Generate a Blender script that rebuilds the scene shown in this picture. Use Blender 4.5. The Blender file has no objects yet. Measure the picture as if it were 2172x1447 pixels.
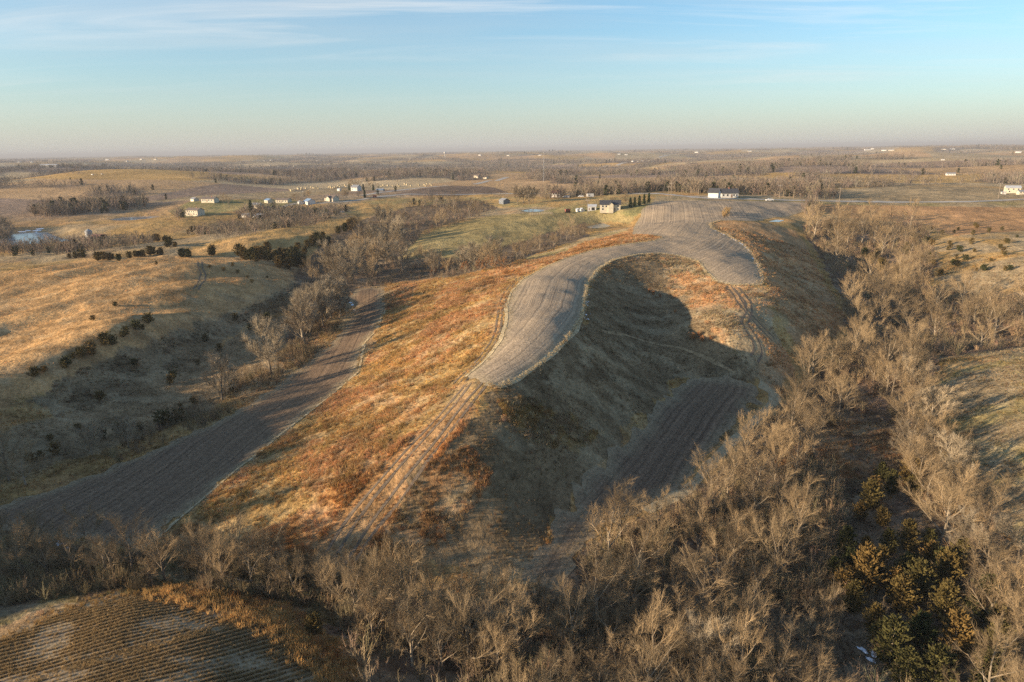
import bpy, bmesh, math, random
import numpy as np
from mathutils import Matrix, Vector
random.seed(7); RNG = np.random.default_rng(7)
SC = bpy.context.scene
COL = SC.collection
R = math.radians
# ------------------------------------------------------------------ camera
CAMZ = 60.0
FPX = 1449.0; PW, PH = 2172.0, 1447.0
PITCH = math.atan(406.5 / FPX); ROLL = R(0.76)
cam_d = bpy.data.cameras.new('camera'); cam = bpy.data.objects.new('camera', cam_d); COL.objects.link(cam)
cam_d.sensor_width = 36.0; cam_d.sensor_fit = 'HORIZONTAL'; cam_d.lens = FPX / PW * 36.0
cam_d.clip_start = 0.5; cam_d.clip_end = 120000.0
cam.matrix_world = Matrix.Translation((0, 0, CAMZ)) @ Matrix.Rotation(R(90) - PITCH, 4, 'X') @ Matrix.Rotation(-ROLL, 4, 'Z')
SC.camera = cam
# ------------------------------------------------------------------ sun, sky, exposure
SUN_EL = R(11.0); SUN_TRAVEL = R(17)           # light travels towards +x, turned a little away from the camera
world = bpy.data.worlds.new('World'); SC.world = world; world.use_nodes = True
nt = world.node_tree; nt.nodes.clear()
def N(tree, t, **kw):
    n = tree.nodes.new(t)
    for k, v in kw.items():
        if k.startswith('i_'):
            n.inputs[k[2:].replace('_', ' ')].default_value = v
        else: setattr(n, k, v)
    return n
sky = N(nt, 'ShaderNodeTexSky', sky_type='NISHITA', sun_disc=False, sun_elevation=SUN_EL, altitude=300.0,
        air_density=1.0, dust_density=0.7, ozone_density=3.2)
sun_vec = Vector((-math.cos(SUN_TRAVEL), -math.sin(SUN_TRAVEL), 0))
sky.sun_rotation = math.atan2(sun_vec.x, sun_vec.y)
bg = N(nt, 'ShaderNodeBackground'); bg.inputs['Strength'].default_value = 0.09
wo = N(nt, 'ShaderNodeOutputWorld')
tc = N(nt, 'ShaderNodeTexCoord')
sep = N(nt, 'ShaderNodeSeparateXYZ'); nt.links.new(tc.outputs['Generated'], sep.inputs[0])
def M(tree, op, a, b=None, c=None):
    n = tree.nodes.new('ShaderNodeMath'); n.operation = op
    for i, v in enumerate((a, b, c)):
        if v is None: continue
        if isinstance(v, (int, float)): n.inputs[i].default_value = v
        else: tree.links.new(v, n.inputs[i])
    return n.outputs[0]
# thin cirrus: a sheet of stretched noise at constant height above the whole place
zc = M(nt, 'MAXIMUM', sep.outputs[2], 0.02)
cx = M(nt, 'DIVIDE', sep.outputs[0], M(nt, 'ADD', zc, 0.06)); cy = M(nt, 'DIVIDE', sep.outputs[1], M(nt, 'ADD', zc, 0.06))
comb = N(nt, 'ShaderNodeCombineXYZ'); nt.links.new(cx, comb.inputs[0]); nt.links.new(cy, comb.inputs[1])
mapn = N(nt, 'ShaderNodeMapping'); nt.links.new(comb.outputs[0], mapn.inputs[0])
mapn.inputs['Rotation'].default_value = (0, 0, R(20)); mapn.inputs['Scale'].default_value = (0.5, 1.8, 1); mapn.inputs['Location'].default_value = (8.0, 3.2, 0)
n1 = N(nt, 'ShaderNodeTexNoise'); n1.inputs['Scale'].default_value = 0.75; n1.inputs['Detail'].default_value = 9; n1.inputs['Roughness'].default_value = 0.6; n1.inputs['Distortion'].default_value = 0.9
nt.links.new(mapn.outputs[0], n1.inputs['Vector'])
n2 = N(nt, 'ShaderNodeTexNoise'); n2.inputs['Scale'].default_value = 0.22; n2.inputs['Detail'].default_value = 3
nt.links.new(mapn.outputs[0], n2.inputs['Vector'])
wisp = N(nt, 'ShaderNodeMapRange'); wisp.inputs[1].default_value = 0.47; wisp.inputs[2].default_value = 0.72
nt.links.new(n1.outputs[0], wisp.inputs[0])
area = N(nt, 'ShaderNodeMapRange'); area.inputs[1].default_value = 0.38; area.inputs[2].default_value = 0.56
nt.links.new(n2.outputs[0], area.inputs[0])
fade = N(nt, 'ShaderNodeMapRange'); fade.inputs[1].default_value = 0.03; fade.inputs[2].default_value = 0.16
nt.links.new(sep.outputs[2], fade.inputs[0])
cm = M(nt, 'MULTIPLY', M(nt, 'MULTIPLY', wisp.outputs[0], area.outputs[0]), M(nt, 'MULTIPLY', fade.outputs[0], 0.55))
mixc = N(nt, 'ShaderNodeMix', data_type='RGBA'); nt.links.new(cm, mixc.inputs[0])
CLOUD_COL = (5.0, 4.9, 4.75, 1)
tintn = N(nt, 'ShaderNodeMix', data_type='RGBA', blend_type='MULTIPLY'); tintn.inputs[0].default_value = 1.0
SKY_TINT = (.96, 1.09, 1.07, 1); tintn.inputs[7].default_value = SKY_TINT
nt.links.new(sky.outputs[0], tintn.inputs[6]); nt.links.new(tintn.outputs[2], mixc.inputs[6]); mixc.inputs[7].default_value = CLOUD_COL
# a broad milky veil, and the hazy air low down all round
n3 = N(nt, 'ShaderNodeTexNoise'); n3.inputs['Scale'].default_value = 0.5; n3.inputs['Detail'].default_value = 5; n3.inputs['Roughness'].default_value = 0.5; nt.links.new(mapn.outputs[0], n3.inputs['Vector'])
veil = N(nt, 'ShaderNodeMapRange'); veil.inputs[1].default_value = 0.42; veil.inputs[2].default_value = 0.72; veil.inputs[4].default_value = 0.34; nt.links.new(n3.outputs[0], veil.inputs[0])
mixv = N(nt, 'ShaderNodeMix', data_type='RGBA'); nt.links.new(M(nt, 'MULTIPLY', veil.outputs[0], fade.outputs[0]), mixv.inputs[0]); nt.links.new(mixc.outputs[2], mixv.inputs[6]); mixv.inputs[7].default_value = (3.5, 3.55, 3.5, 1)
low = M(nt, 'MULTIPLY', M(nt, 'POWER', 2.718, M(nt, 'MULTIPLY', M(nt, 'MAXIMUM', sep.outputs[2], 0.0), -13.0)), 0.92)
mixh = N(nt, 'ShaderNodeMix', data_type='RGBA'); nt.links.new(low, mixh.inputs[0]); nt.links.new(mixv.outputs[2], mixh.inputs[6]); mixh.inputs[7].default_value = (3.0, 2.88, 2.72, 1)
nt.links.new(mixh.outputs[2], bg.inputs[0]); nt.links.new(bg.outputs[0], wo.inputs[0])
sun_d = bpy.data.lights.new('sun', 'SUN'); sun = bpy.data.objects.new('sun', sun_d); COL.objects.link(sun)
sun_d.energy = 5.0; sun_d.angle = R(0.53); sun_d.color = (1.0, 0.76, 0.50)
sdir = Vector((math.cos(SUN_EL) * math.cos(SUN_TRAVEL), math.cos(SUN_EL) * math.sin(SUN_TRAVEL), -math.sin(SUN_EL)))
sun.rotation_euler = sdir.to_track_quat('-Z', 'Y').to_euler(); sun.location = (-300, -100, 200)
vs = SC.view_settings; vs.view_transform = 'Standard'; vs.look = 'None'; vs.exposure = 1.3; vs.gamma = 1.0; vs.use_curve_mapping = False
SC.render.engine = 'CYCLES'
cy_ = SC.cycles; cy_.max_bounces = 5; cy_.diffuse_bounces = 2; cy_.glossy_bounces = 2; cy_.transparent_max_bounces = 4; cy_.volume_bounces = 0
cy_.use_denoising = False
# ------------------------------------------------------------------ noise and projection helpers
def _h(ix, iy, seed):
    n = (ix * 374761393 + iy * 668265263 + seed * 974634777) & 0xFFFFFFFF
    n = ((n ^ (n >> 13)) * 1274126177) & 0xFFFFFFFF
    n = n ^ (n >> 16)
    return (n & 0xFFFF) / 65535.0
def vnoise(x, y, seed=0):
    x = np.asarray(x, float); y = np.asarray(y, float)
    fx = np.floor(x); fy = np.floor(y); ix = fx.astype(np.int64); iy = fy.astype(np.int64)
    u = x - fx; v = y - fy; u = u * u * u * (u * (u * 6 - 15) + 10); v = v * v * v * (v * (v * 6 - 15) + 10)
    a = _h(ix, iy, seed); b = _h(ix + 1, iy, seed); c = _h(ix, iy + 1, seed); d = _h(ix + 1, iy + 1, seed)
    return (a * (1 - u) + b * u) * (1 - v) + (c * (1 - u) + d * u) * v
def fbm(x, y, seed=0, oct=4, gain=0.5):
    s = 0; a = 1; t = 0; c, sn = 0.8, 0.6
    for o in range(oct):
        s = s + a * vnoise(x, y, seed + o * 17); t += a; a *= gain
        x, y = (x * c - y * sn) * 2.03 + 5.1, (x * sn + y * c) * 2.03 + 1.7
    return s / t
def sstep(a, b, x):
    t = np.clip((x - a) / (b - a), 0, 1); return t * t * (3 - 2 * t)
_ca, _sa = math.cos(ROLL), math.sin(ROLL); _cp, _sp = math.cos(PITCH), math.sin(PITCH)
def rays(px, py):
    u = (np.asarray(px, float) - PW / 2) / FPX; v = (PH / 2 - np.asarray(py, float)) / FPX
    a = u * _ca + v * _sa; b = -u * _sa + v * _ca
    return np.stack([a, b * _sp + _cp, b * _cp - _sp], -1)
def project(x, y, z):
    dx, dy, dz = x, y, z - CAMZ
    f = dy * _cp - dz * _sp; b = (dy * _sp + dz * _cp) / f; a = dx / f
    u = a * _ca - b * _sa; v = a * _sa + b * _ca
    return u * FPX + PW / 2, PH / 2 - v * FPX
# ------------------------------------------------------------------ the lie of the land
CTRL = '''1040 815 19;1100 740 20.5;1150 650 22;1230 570 23;1350 520 24;1450 480 25;1500 440 26;1400 440 26;1600 440 25.5;1690 440 24.5
1560 590 21.2;1540 540 23.3;1610 598 20.3;1590 650 18;1620 720 13.5;1650 790 7;1665 840 4
1225 690 20.9;1240 650 21.9;1245 600 22.8;1290 560 23.2;1180 740 20.3;1120 785 19.5;1300 545 23.4
1330 640 16.5;1340 720 13;1430 700 13;1390 640 15.3;1420 590 19.3;1430 545 21.5;1500 600 20;1500 680 17.6;1550 760 12;1440 760 10;1280 720 16
1150 850 15.6;1200 900 12;1260 950 8;1350 950 4;1450 850 5;1560 830 4.5;1500 800 5.8;1250 1090 3;1180 1200 2;1130 1100 4.5;1050 1000 11;1080 920 14.6;1000 1100 6.5;960 1160 4
960 900 16;880 980 12.5;800 1070 8.5;740 1150 4.5;700 1195 2.5
1000 700 18.2;900 680 12.5;850 630 9.5;1000 620 17;1075 600 20.3;950 590 14;820 610 8;900 800 14;820 750 9.5;1020 770 18.5
780 740 7;800 690 7;760 800 7;600 925 5;430 1060 3.6;350 1140 2.2;700 900 8.5;800 850 11.5;900 900 14;600 1000 7;700 1020 9.5;500 1080 5;600 1120 5.2;450 1150 2.8
780 640 6.5;700 720 4.6;500 850 3.5;300 980 2.6;100 1080 2;250 1120 1.6
740 650 4.6;640 725 3.2;550 790 2.4;450 850 1.9;350 905 1.5;200 965 1;50 1010 .6
450 780 3.2;300 900 2.8;150 950 2.8;560 700 4.5;0 960 2.5
600 650 6.5;480 680 6.5;350 740 5.5;200 800 5;60 850 4;620 585 9;540 560 14;430 548 17.2;300 560 17;150 575 16;0 605 15
430 620 14;300 690 12.6;150 750 10.4;40 800 8.6;200 640 12.8;0 700 9.6;0 760 7.6;330 630 14;-150 650 12;-200 900 11
620 530 12;500 545 13.6;380 545 13.5;250 548 13;600 500 17;500 520 15.5;750 470 18;400 527 14.5;680 480 18.5;800 490 15
500 482 10;400 500 10;300 515 9;150 535 8;640 462 12;720 452 14;30 540 6.2;-100 560 6
415 458 14;430 428 18;600 432 17;700 426 18.5;800 415 19.5;560 450 14;340 440 13;250 440 13;100 455 10;0 440 9
60 507 6;110 510 6;20 510 6;190 505 7.8;330 480 12;280 463 10;240 464 10;320 462 10.2;180 470 10.5;120 480 9;200 490 10
740 600 5;700 545 7;760 490 10.5;850 460 13;940 440 16;830 555 8;740 570 6
1000 500 16;900 525 13;1150 465 20;860 548 9;1050 480 18;940 500 14;1150 440 20;1040 430 20
1000 565 8;1080 545 11;1150 515 13.5;1230 487 16;1270 479 17;1300 478 17.2;1200 525 16;1120 550 13.5;1300 500 20.5;1380 500 23
1295 443 24;1190 420 22;1400 410 26;1531 416 27;1900 420 25;2172 408 27;1700 418 25;1135 446 19;1300 410 23;1000 410 20;900 410 20;1080 395 18
1700 475 20;1735 520 15.2;1600 475 24;1650 467 23;1650 550 18.8;1700 600 15.4;1618 575 21;1680 690 13.2;1740 650 11.3;1780 590 9.2;1620 520 21.6;1700 660 13.9
1800 560 9;1850 640 6;1800 730 4.2;1750 820 3.2;1800 900 3.2;1700 950 3;1600 1000 3;1500 1060 2.5;1400 1150 2;1700 1100 2.5;1900 1000 2.6;1850 1200 2;2000 1250 2.5;2172 1300 4;1600 1300 1;1500 1440 1;2000 1440 3;1200 1400 .8
1950 800 6;2050 780 9;2172 750 11;2100 900 8;2172 880 10;2172 1000 8.5;2000 900 5;2150 1120 5.5;2300 900 14;2300 1200 8
2000 650 8;2172 650 9;2100 540 17;2172 560 17;1980 570 11.5;2000 500 18.5;2172 480 20;1900 460 20.5;1850 440 23;2000 440 23;2172 440 24;1850 510 13.5;2300 560 20;1930 600 8.5
350 1260 5.6;200 1300 5.6;100 1400 5.6;300 1400 7.2;500 1350 6.2;600 1420 5.6;690 1447 4.4;50 1300 4;550 1290 5;650 1350 4.2;-100 1300 4;200 1600 9;500 1600 8
0 1180 1;200 1180 1.2;400 1210 1.8;550 1230 1.5;700 1290 2.2;900 1300 1.6;1000 1400 1.5;800 1400 2.6;100 1230 2.2;900 1220 1.6;1100 1260 1.2;1100 1600 1;1700 1600 2;2100 1600 4'''
ctrl = np.array([[float(v) for v in p.split()] for p in CTRL.replace('\n', ';').split(';') if p.strip()])
_d = rays(ctrl[:, 0], ctrl[:, 1]); _t = (ctrl[:, 2] - CAMZ) / _d[:, 2]
cpts = np.stack([_d[:, 0] * _t, _d[:, 1] * _t, ctrl[:, 2]], -1)
extra = np.array([[-300, 120, 22], [-420, 300, 16], [-150, 55, 23], [-160, 105, 26], [-140, 80, 22], [-210, 30, 22], [-130, 20, 9], [300, 60, 16], [420, 250, 20], [0, -60, 8], [-150, -20, 14], [150, -20, 6], [-700, 600, 14], [700, 700, 22],
                  [-250, 1000, 16], [0, 1000, 18], [300, 1000, 20], [800, 1000, 18], [-800, 1000, 12], [-300, 800, 9], [0, 760, 17], [300, 800, 20], [550, 800, 20]], float)
cpts = np.concatenate([cpts, extra])
keep = cpts[:, 1] < 1100; cpts = cpts[keep]
RC = 9.0
def _phi(ax, ay): return np.sqrt((ax[:, None] - cpts[None, :, 0]) ** 2 + (ay[:, None] - cpts[None, :, 1]) ** 2 + RC * RC)
_A = _phi(cpts[:, 0], cpts[:, 1]); _n = len(cpts)
_A = np.block([[_A + (-1.2) * np.eye(_n), np.ones((_n, 1))], [np.ones((1, _n)), np.zeros((1, 1))]])
_W = np.linalg.solve(_A, np.concatenate([cpts[:, 2], [0]]))
def hills(x, y):
    b = fbm(x / 620 + 3, y / 620 + 9, 3, 3, 0.45); c = fbm(x / 210, y / 210, 8, 2)
    big = fbm(x / 2600, y / 2600, 5, 2)
    amp = 1 - 0.55 * sstep(4000, 14000, np.hypot(x, y))
    return 14 + ((b - 0.5) * 74 + (c - 0.5) * 9) * amp + (big - 0.5) * 22
def height_raw(x, y):
    s = x.shape; x = x.ravel(); y = y.ravel(); r = np.hypot(x, y)
    z = hills(x, y); near = np.where(r < 1150)[0]
    for i in range(0, len(near), 40000):
        k = near[i:i + 40000]; zz = _phi(x[k], y[k]) @ _W[:-1] + _W[-1]
        zz = np.clip(zz, -3, 34)
        zz = zz + (fbm(x[k] / 22, y[k] / 22, 31, 3) - 0.5) * 2.0 * sstep(40, 200, r[k]) + (fbm(x[k] / 6, y[k] / 8, 35, 3) - 0.5) * 0.45
        cu = .8 * x[k] - .6 * y[k]; cv = .6 * x[k] + .8 * y[k]; lh = sstep(-45, -85, x[k]) * sstep(160, 215, y[k]) * sstep(430, 340, y[k])
        zz = zz + (fbm(cu / 13, cv / 60, 37, 3, .45) - .5) * (.9 + 3.4 * lh) * sstep(60, 110, r[k])
        w = sstep(620, 1100, r[k]); z[k] = zz * (1 - w) + z[k] * w
    # the far plain never rises above the horizon line
    z = np.where(r > 1500, np.minimum(z, 44), z)
    return z.reshape(s)
az_in = np.arange(-41, 41.01, 0.14)
out_ = 41 + np.cumsum(np.linspace(0.2, 2.2, 30)); AZ = np.radians(np.concatenate([-out_[::-1], az_in, out_]))
rr = [14.0]
while rr[-1] < 60000:
    r = rr[-1]; k = 0.012 if r < 40 else 0.0062 if r < 900 else 0.008 if r < 3000 else 0.014 if r < 9000 else 0.04
    rr.append(r * (1 + k))
RR = np.array(rr); LR = np.log(RR)
GA, GR = np.meshgrid(AZ, RR)
GX = GR * np.sin(GA); GY = GR * np.cos(GA)
GZ = height_raw(GX, GY)
def flatten(px, py, z, rx, ry):
    """level pond floors into the grid"""
    c = gpt(px, py); q = np.hypot((GX - c[0]) / rx, (GY - c[1]) / ry); w = 1 - sstep(1.0, 1.9, q)
    GZ[:] = GZ * (1 - w) + z * w
def H(x, y):
    x = np.asarray(x, float); y = np.asarray(y, float); a = np.arctan2(x, y); lr = np.log(np.maximum(np.hypot(x, y), RR[0]))
    i = np.clip(np.searchsorted(AZ, a) - 1, 0, len(AZ) - 2); j = np.clip(np.searchsorted(LR, lr) - 1, 0, len(RR) - 2)
    u = np.clip((a - AZ[i]) / (AZ[i + 1] - AZ[i]), 0, 1); v = np.clip((np.exp(lr) - RR[j]) / (RR[j + 1] - RR[j]), 0, 1)
    return (GZ[j, i] * (1 - u) + GZ[j, i + 1] * u) * (1 - v) + (GZ[j + 1, i] * (1 - u) + GZ[j + 1, i + 1] * u) * v
def ground(px, py):
    """where the sight line through a traced point of the survey picture meets the land"""
    d = rays(np.atleast_1d(px), np.atleast_1d(py)); hd = np.hypot(d[:, 0], d[:, 1]); out = np.zeros((len(d), 3))
    for k in range(len(d)):
        t = RR / hd[k]; X = d[k, 0] * t; Y = d[k, 1] * t; Z = CAMZ + d[k, 2] * t
        g = H(X, Y); b = np.where(Z <= g)[0]
        if len(b) == 0: out[k] = (X[-1], Y[-1], g[-1]); continue
        j = max(b[0], 1); e0 = Z[j - 1] - g[j - 1]; e1 = Z[j] - g[j]; f = e0 / (e0 - e1 + 1e-12)
        tt = t[j - 1] + (t[j] - t[j - 1]) * f; x = d[k, 0] * tt; y = d[k, 1] * tt; out[k] = (x, y, 0)
    out[:, 2] = H(out[:, 0], out[:, 1]); return out
def gpt(px, py): return ground(px, py)[0]
def dens(poly, step=14, closed=True):
    P = [tuple(p) for p in poly]; Q = []
    for i in range(len(P) if closed else len(P) - 1):
        a = P[i]; b = P[(i + 1) % len(P)]; n = max(1, int(math.dist(a, b) / step))
        for k in range(n): Q.append((a[0] + (b[0] - a[0]) * k / n, a[1] + (b[1] - a[1]) * k / n))
    if not closed: Q.append(P[-1])
    return np.array(Q)
def wpoly(poly, step=14, closed=True):
    q = dens(poly, step, closed); return ground(q[:, 0], q[:, 1])[:, :2]
def inside(x, y, W):
    r = np.zeros(x.shape, bool); n = len(W); m = (x >= W[:, 0].min()) & (x <= W[:, 0].max()) & (y >= W[:, 1].min()) & (y <= W[:, 1].max())
    xs = x[m]; ys = y[m]; c = np.zeros(xs.shape, bool)
    for i in range(n):
        x0, y0 = W[i]; x1, y1 = W[(i + 1) % n]
        if y0 == y1: continue
        c ^= ((y0 > ys) != (y1 > ys)) & (xs < (x1 - x0) * (ys - y0) / (y1 - y0) + x0)
    r[m] = c; return r
def line_dist(x, y, W, closed=False):
    """distance, and signed side, to a polyline; also nearest point"""
    best = np.full(x.shape, 1e9); nx = np.zeros(x.shape); ny = np.zeros(x.shape); sg = np.ones(x.shape); n = len(W)
    for i in range(n if closed else n - 1):
        a = W[i]; b = W[(i + 1) % n]; dx, dy = b - a; L = dx * dx + dy * dy + 1e-9
        t = np.clip(((x - a[0]) * dx + (y - a[1]) * dy) / L, 0, 1); qx = a[0] + t * dx; qy = a[1] + t * dy
        d = np.hypot(x - qx, y - qy); m = d < best; best = np.where(m, d, best); nx = np.where(m, qx, nx); ny = np.where(m, qy, ny)
        sg = np.where(m, np.sign(dx * (y - a[1]) - dy * (x - a[0]) + 1e-12), sg)
    return best, nx, ny, sg
# ------------------------------------------------------------------ ponds sink into the grid first
def plane_poly(poly, z, step=8):
    q = dens(poly, step); d = rays(q[:, 0], q[:, 1]); t = (z - CAMZ) / d[:, 2]
    return np.stack([d[:, 0] * t, d[:, 1] * t], -1)
POND_DEF = [
 ([(-90, 512), (-60, 502), (0, 500), (30, 496), (60, 494), (100, 493), (115, 500), (130, 506), (160, 510), (130, 513), (60, 518), (0, 522), (-60, 520)], 6.0, 'large blue farm pond behind bare trees at the far left'),
 ([(232, 466), (262, 461), (300, 459), (345, 459), (322, 463), (280, 467), (250, 468)], 10.0, 'narrow blue pond in the pasture below the cream walkout house'),
 ([(1245, 481), (1262, 477), (1280, 474), (1296, 479), (1285, 483), (1252, 484)], 17.0, 'small pale pond in the gully below the farmhouse'),
 ([(1106, 447), (1128, 443.5), (1156, 445), (1152, 448.5), (1120, 450)], 19.4, 'long thin pond in the pasture beside the dark barn'),
 ([(686, 451), (722, 447), (748, 447), (735, 450), (700, 453)], 13.4, 'thin iced pond in scrub below the roadside houses'),
 ([(1630, 470), (1648, 466), (1664, 467.5), (1652, 471)], 22.3, 'tiny iced pond at the edge of the ridge field by the wood')]
PONDS = []
for poly, z, lab in POND_DEF:
    W = plane_poly(poly, z); PONDS.append((W, z, lab))
    m = (np.abs(GX - W[:, 0].mean()) < np.ptp(W[:, 0]) + 60) & (np.abs(GY - W[:, 1].mean()) < np.ptp(W[:, 1]) + 60)
    d, _, _, _ = line_dist(GX[m], GY[m], W, True); ins = inside(GX[m], GY[m], W)
    w = 1 - sstep(0, 16, d); g = GZ[m]; tgt = z + np.minimum(d, 16) * 0.05 + 0.05
    GZ[m] = np.where(ins, z - 0.25 - np.minimum(d * 0.15, 1), g * (1 - w) + np.where(w > 0, tgt, g) * w)
# ------------------------------------------------------------------ materials
def mat(name, base=(.5, .5, .5), rough=0.9, spec=0.2):
    m = bpy.data.materials.new(name); m.use_nodes = True; t = m.node_tree; b = t.nodes['Principled BSDF']
    b.inputs['Base Color'].default_value = (*base, 1); b.inputs['Roughness'].default_value = rough; b.inputs['Specular IOR Level'].default_value = spec
    return m, t, b
def mixrgb(t, f, a, b, mode='MIX'):
    n = t.nodes.new('ShaderNodeMix'); n.data_type = 'RGBA'; n.blend_type = mode
    for s, v in ((0, f), (6, a), (7, b)):
        if isinstance(v, (int, float)): n.inputs[s].default_value = v
        elif isinstance(v, tuple): n.inputs[s].default_value = (*v[:3], 1)
        else: t.links.new(v, n.inputs[s])
    return n.outputs[2]
def noise(t, scale, detail=3, rough=0.55, vec=None, dist=0.0):
    n = t.nodes.new('ShaderNodeTexNoise'); n.inputs['Scale'].default_value = scale; n.inputs['Detail'].default_value = detail
    n.inputs['Roughness'].default_value = rough; n.inputs['Distortion'].default_value = dist
    if vec is None:
        g = t.nodes.new('ShaderNodeNewGeometry'); vec = g.outputs['Position']
    t.links.new(vec, n.inputs['Vector']); return n.outputs[0]
def rng(t, v, a, b, c, d):
    n = t.nodes.new('ShaderNodeMapRange'); t.links.new(v, n.inputs[0])
    for i, x in enumerate((a, b, c, d)): n.inputs[i + 1].default_value = x
    return n.outputs[0]
def bump(t, b, h, dist, strength=1.0):
    n = t.nodes.new('ShaderNodeBump'); n.inputs['Strength'].default_value = strength; n.inputs['Distance'].default_value = dist
    t.links.new(h, n.inputs['Height']); t.links.new(n.outputs[0], b.inputs['Normal'])
def attr(t, name, kind='GEOMETRY'):
    n = t.nodes.new('ShaderNodeAttribute'); n.attribute_name = name; n.attribute_type = kind; return n
def value_mul(t, col, fac):
    n = t.nodes.new('ShaderNodeVectorMath'); n.operation = 'SCALE'; t.links.new(col, n.inputs[0]); t.links.new(fac, n.inputs['Scale']); return n.outputs[0]
def soft(name, base, var=0.35, scale=0.6, rough=0.9, spec=0.1, b=0.0):
    m, t, bs = mat(name, base, rough, spec); f = rng(t, noise(t, scale, 4), 0.25, 0.75, 1 - var, 1 + var)
    rgb = t.nodes.new('ShaderNodeRGB'); rgb.outputs[0].default_value = (*base, 1)
    t.links.new(value_mul(t, rgb.outputs[0], f), bs.inputs['Base Color'])
    if b: bump(t, bs, noise(t, scale * 4, 4), b)
    return m
def obj_var(name, base, alt, rough=0.95, spec=0.05, lo=0.75, hi=1.2, nscale=0.0):
    """bark, twigs and needles: colour drifts from one plant to the next"""
    m, t, bs = mat(name, base, rough, spec); oi = t.nodes.new('ShaderNodeObjectInfo')
    c = mixrgb(t, oi.outputs['Random'], base, alt); f = rng(t, oi.outputs['Random'], 0, 1, lo, hi)
    if nscale:
        f2 = rng(t, noise(t, nscale, 3), 0.3, 0.7, 0.65, 1.35); f = M(t, 'MULTIPLY', f, f2)
    t.links.new(value_mul(t, c, f), bs.inputs['Base Color']); return m
# ------------------------------------------------------------------ mesh helpers
def fast_mesh(name, V, F, smooth=False):
    me = bpy.data.meshes.new(name); V = np.asarray(V, np.float32); F = np.asarray(F, np.int32); k = F.shape[1]
    me.vertices.add(len(V)); me.vertices.foreach_set('co', V.ravel()); me.loops.add(F.size); me.loops.foreach_set('vertex_index', F.ravel())
    me.polygons.add(len(F)); me.polygons.foreach_set('loop_start', np.arange(0, F.size, k, dtype=np.int32)); me.update(calc_edges=True)
    if smooth: me.shade_smooth()
    return me
def put(name, me, m=None, parent=None):
    if m is not None and len(me.materials) == 0: me.materials.append(m)
    o = bpy.data.objects.new(name, me); COL.objects.link(o)
    if parent is not None: o.parent = parent
    return o
def tag(o, label=None, cat=None, group=None, kind=None):
    for k, v in (('label', label), ('category', cat), ('group', group), ('kind', kind)):
        if v: o[k] = v
    return o
def empty(name, loc, rz=0.0, s=1.0):
    o = bpy.data.objects.new(name, None); COL.objects.link(o); o.location = loc; o.rotation_euler = (0, 0, rz); o.scale = (s, s, s) if np.isscalar(s) else s
    o.empty_display_size = 0.5; return o
class MB:
    def __init__(s): s.v = []; s.f = []
    def quad(s, *p): n = len(s.v); s.v += [tuple(q) for q in p]; s.f.append(tuple(range(n, n + len(p)))); return s
    def box(s, x0, x1, y0, y1, z0, z1):
        n = len(s.v); s.v += [(x, y, z) for z in (z0, z1) for y in (y0, y1) for x in (x0, x1)]
        s.f += [tuple(n + i for i in q) for q in ((0, 2, 3, 1), (4, 5, 7, 6), (0, 1, 5, 4), (2, 6, 7, 3), (0, 4, 6, 2), (1, 3, 7, 5))]; return s
    def tube(s, P, rad, k=4, cap=True):
        n0 = len(s.v); P = [Vector(p) for p in P]
        for i, p in enumerate(P):
            d = (P[min(i + 1, len(P) - 1)] - P[max(i - 1, 0)]).normalized()
            a = d.cross(Vector((0.31, 0.95, 0.05)));
            if a.length < 1e-3: a = d.cross(Vector((1, 0, 0)))
            a.normalize(); b = d.cross(a)
            for j in range(k):
                w = 2 * math.pi * j / k; s.v.append(tuple(p + (a * math.cos(w) + b * math.sin(w)) * rad[i]))
        for i in range(len(P) - 1):
            for j in range(k):
                j2 = (j + 1) % k; s.f.append((n0 + i * k + j, n0 + i * k + j2, n0 + (i + 1) * k + j2, n0 + (i + 1) * k + j))
        if cap:
            s.f.append(tuple(n0 + j for j in range(k))[::-1]); s.f.append(tuple(n0 + (len(P) - 1) * k + j for j in range(k)))
        return s
    def spike(s, p, q, r):
        """a twig: three-sided taper"""
        p = Vector(p); q = Vector(q); d = (q - p).normalized(); a = d.orthogonal().normalized(); b = d.cross(a); n = len(s.v)
        for j in range(3): w = 2.0944 * j; s.v.append(tuple(p + (a * math.cos(w) + b * math.sin(w)) * r))
        s.v.append(tuple(q)); s.f += [(n, n + 1, n + 3), (n + 1, n + 2, n + 3), (n + 2, n, n + 3)]
    def mesh(s, name, m=None, smooth=False):
        me = bpy.data.meshes.new(name); me.from_pydata(s.v, [], s.f); me.update()
        if m is not None: me.materials.append(m)
        if smooth: me.shade_smooth()
        return me
    def build(s, name, m, parent=None, smooth=False): return put(name, s.mesh(name, m, smooth), None, parent)
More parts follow.
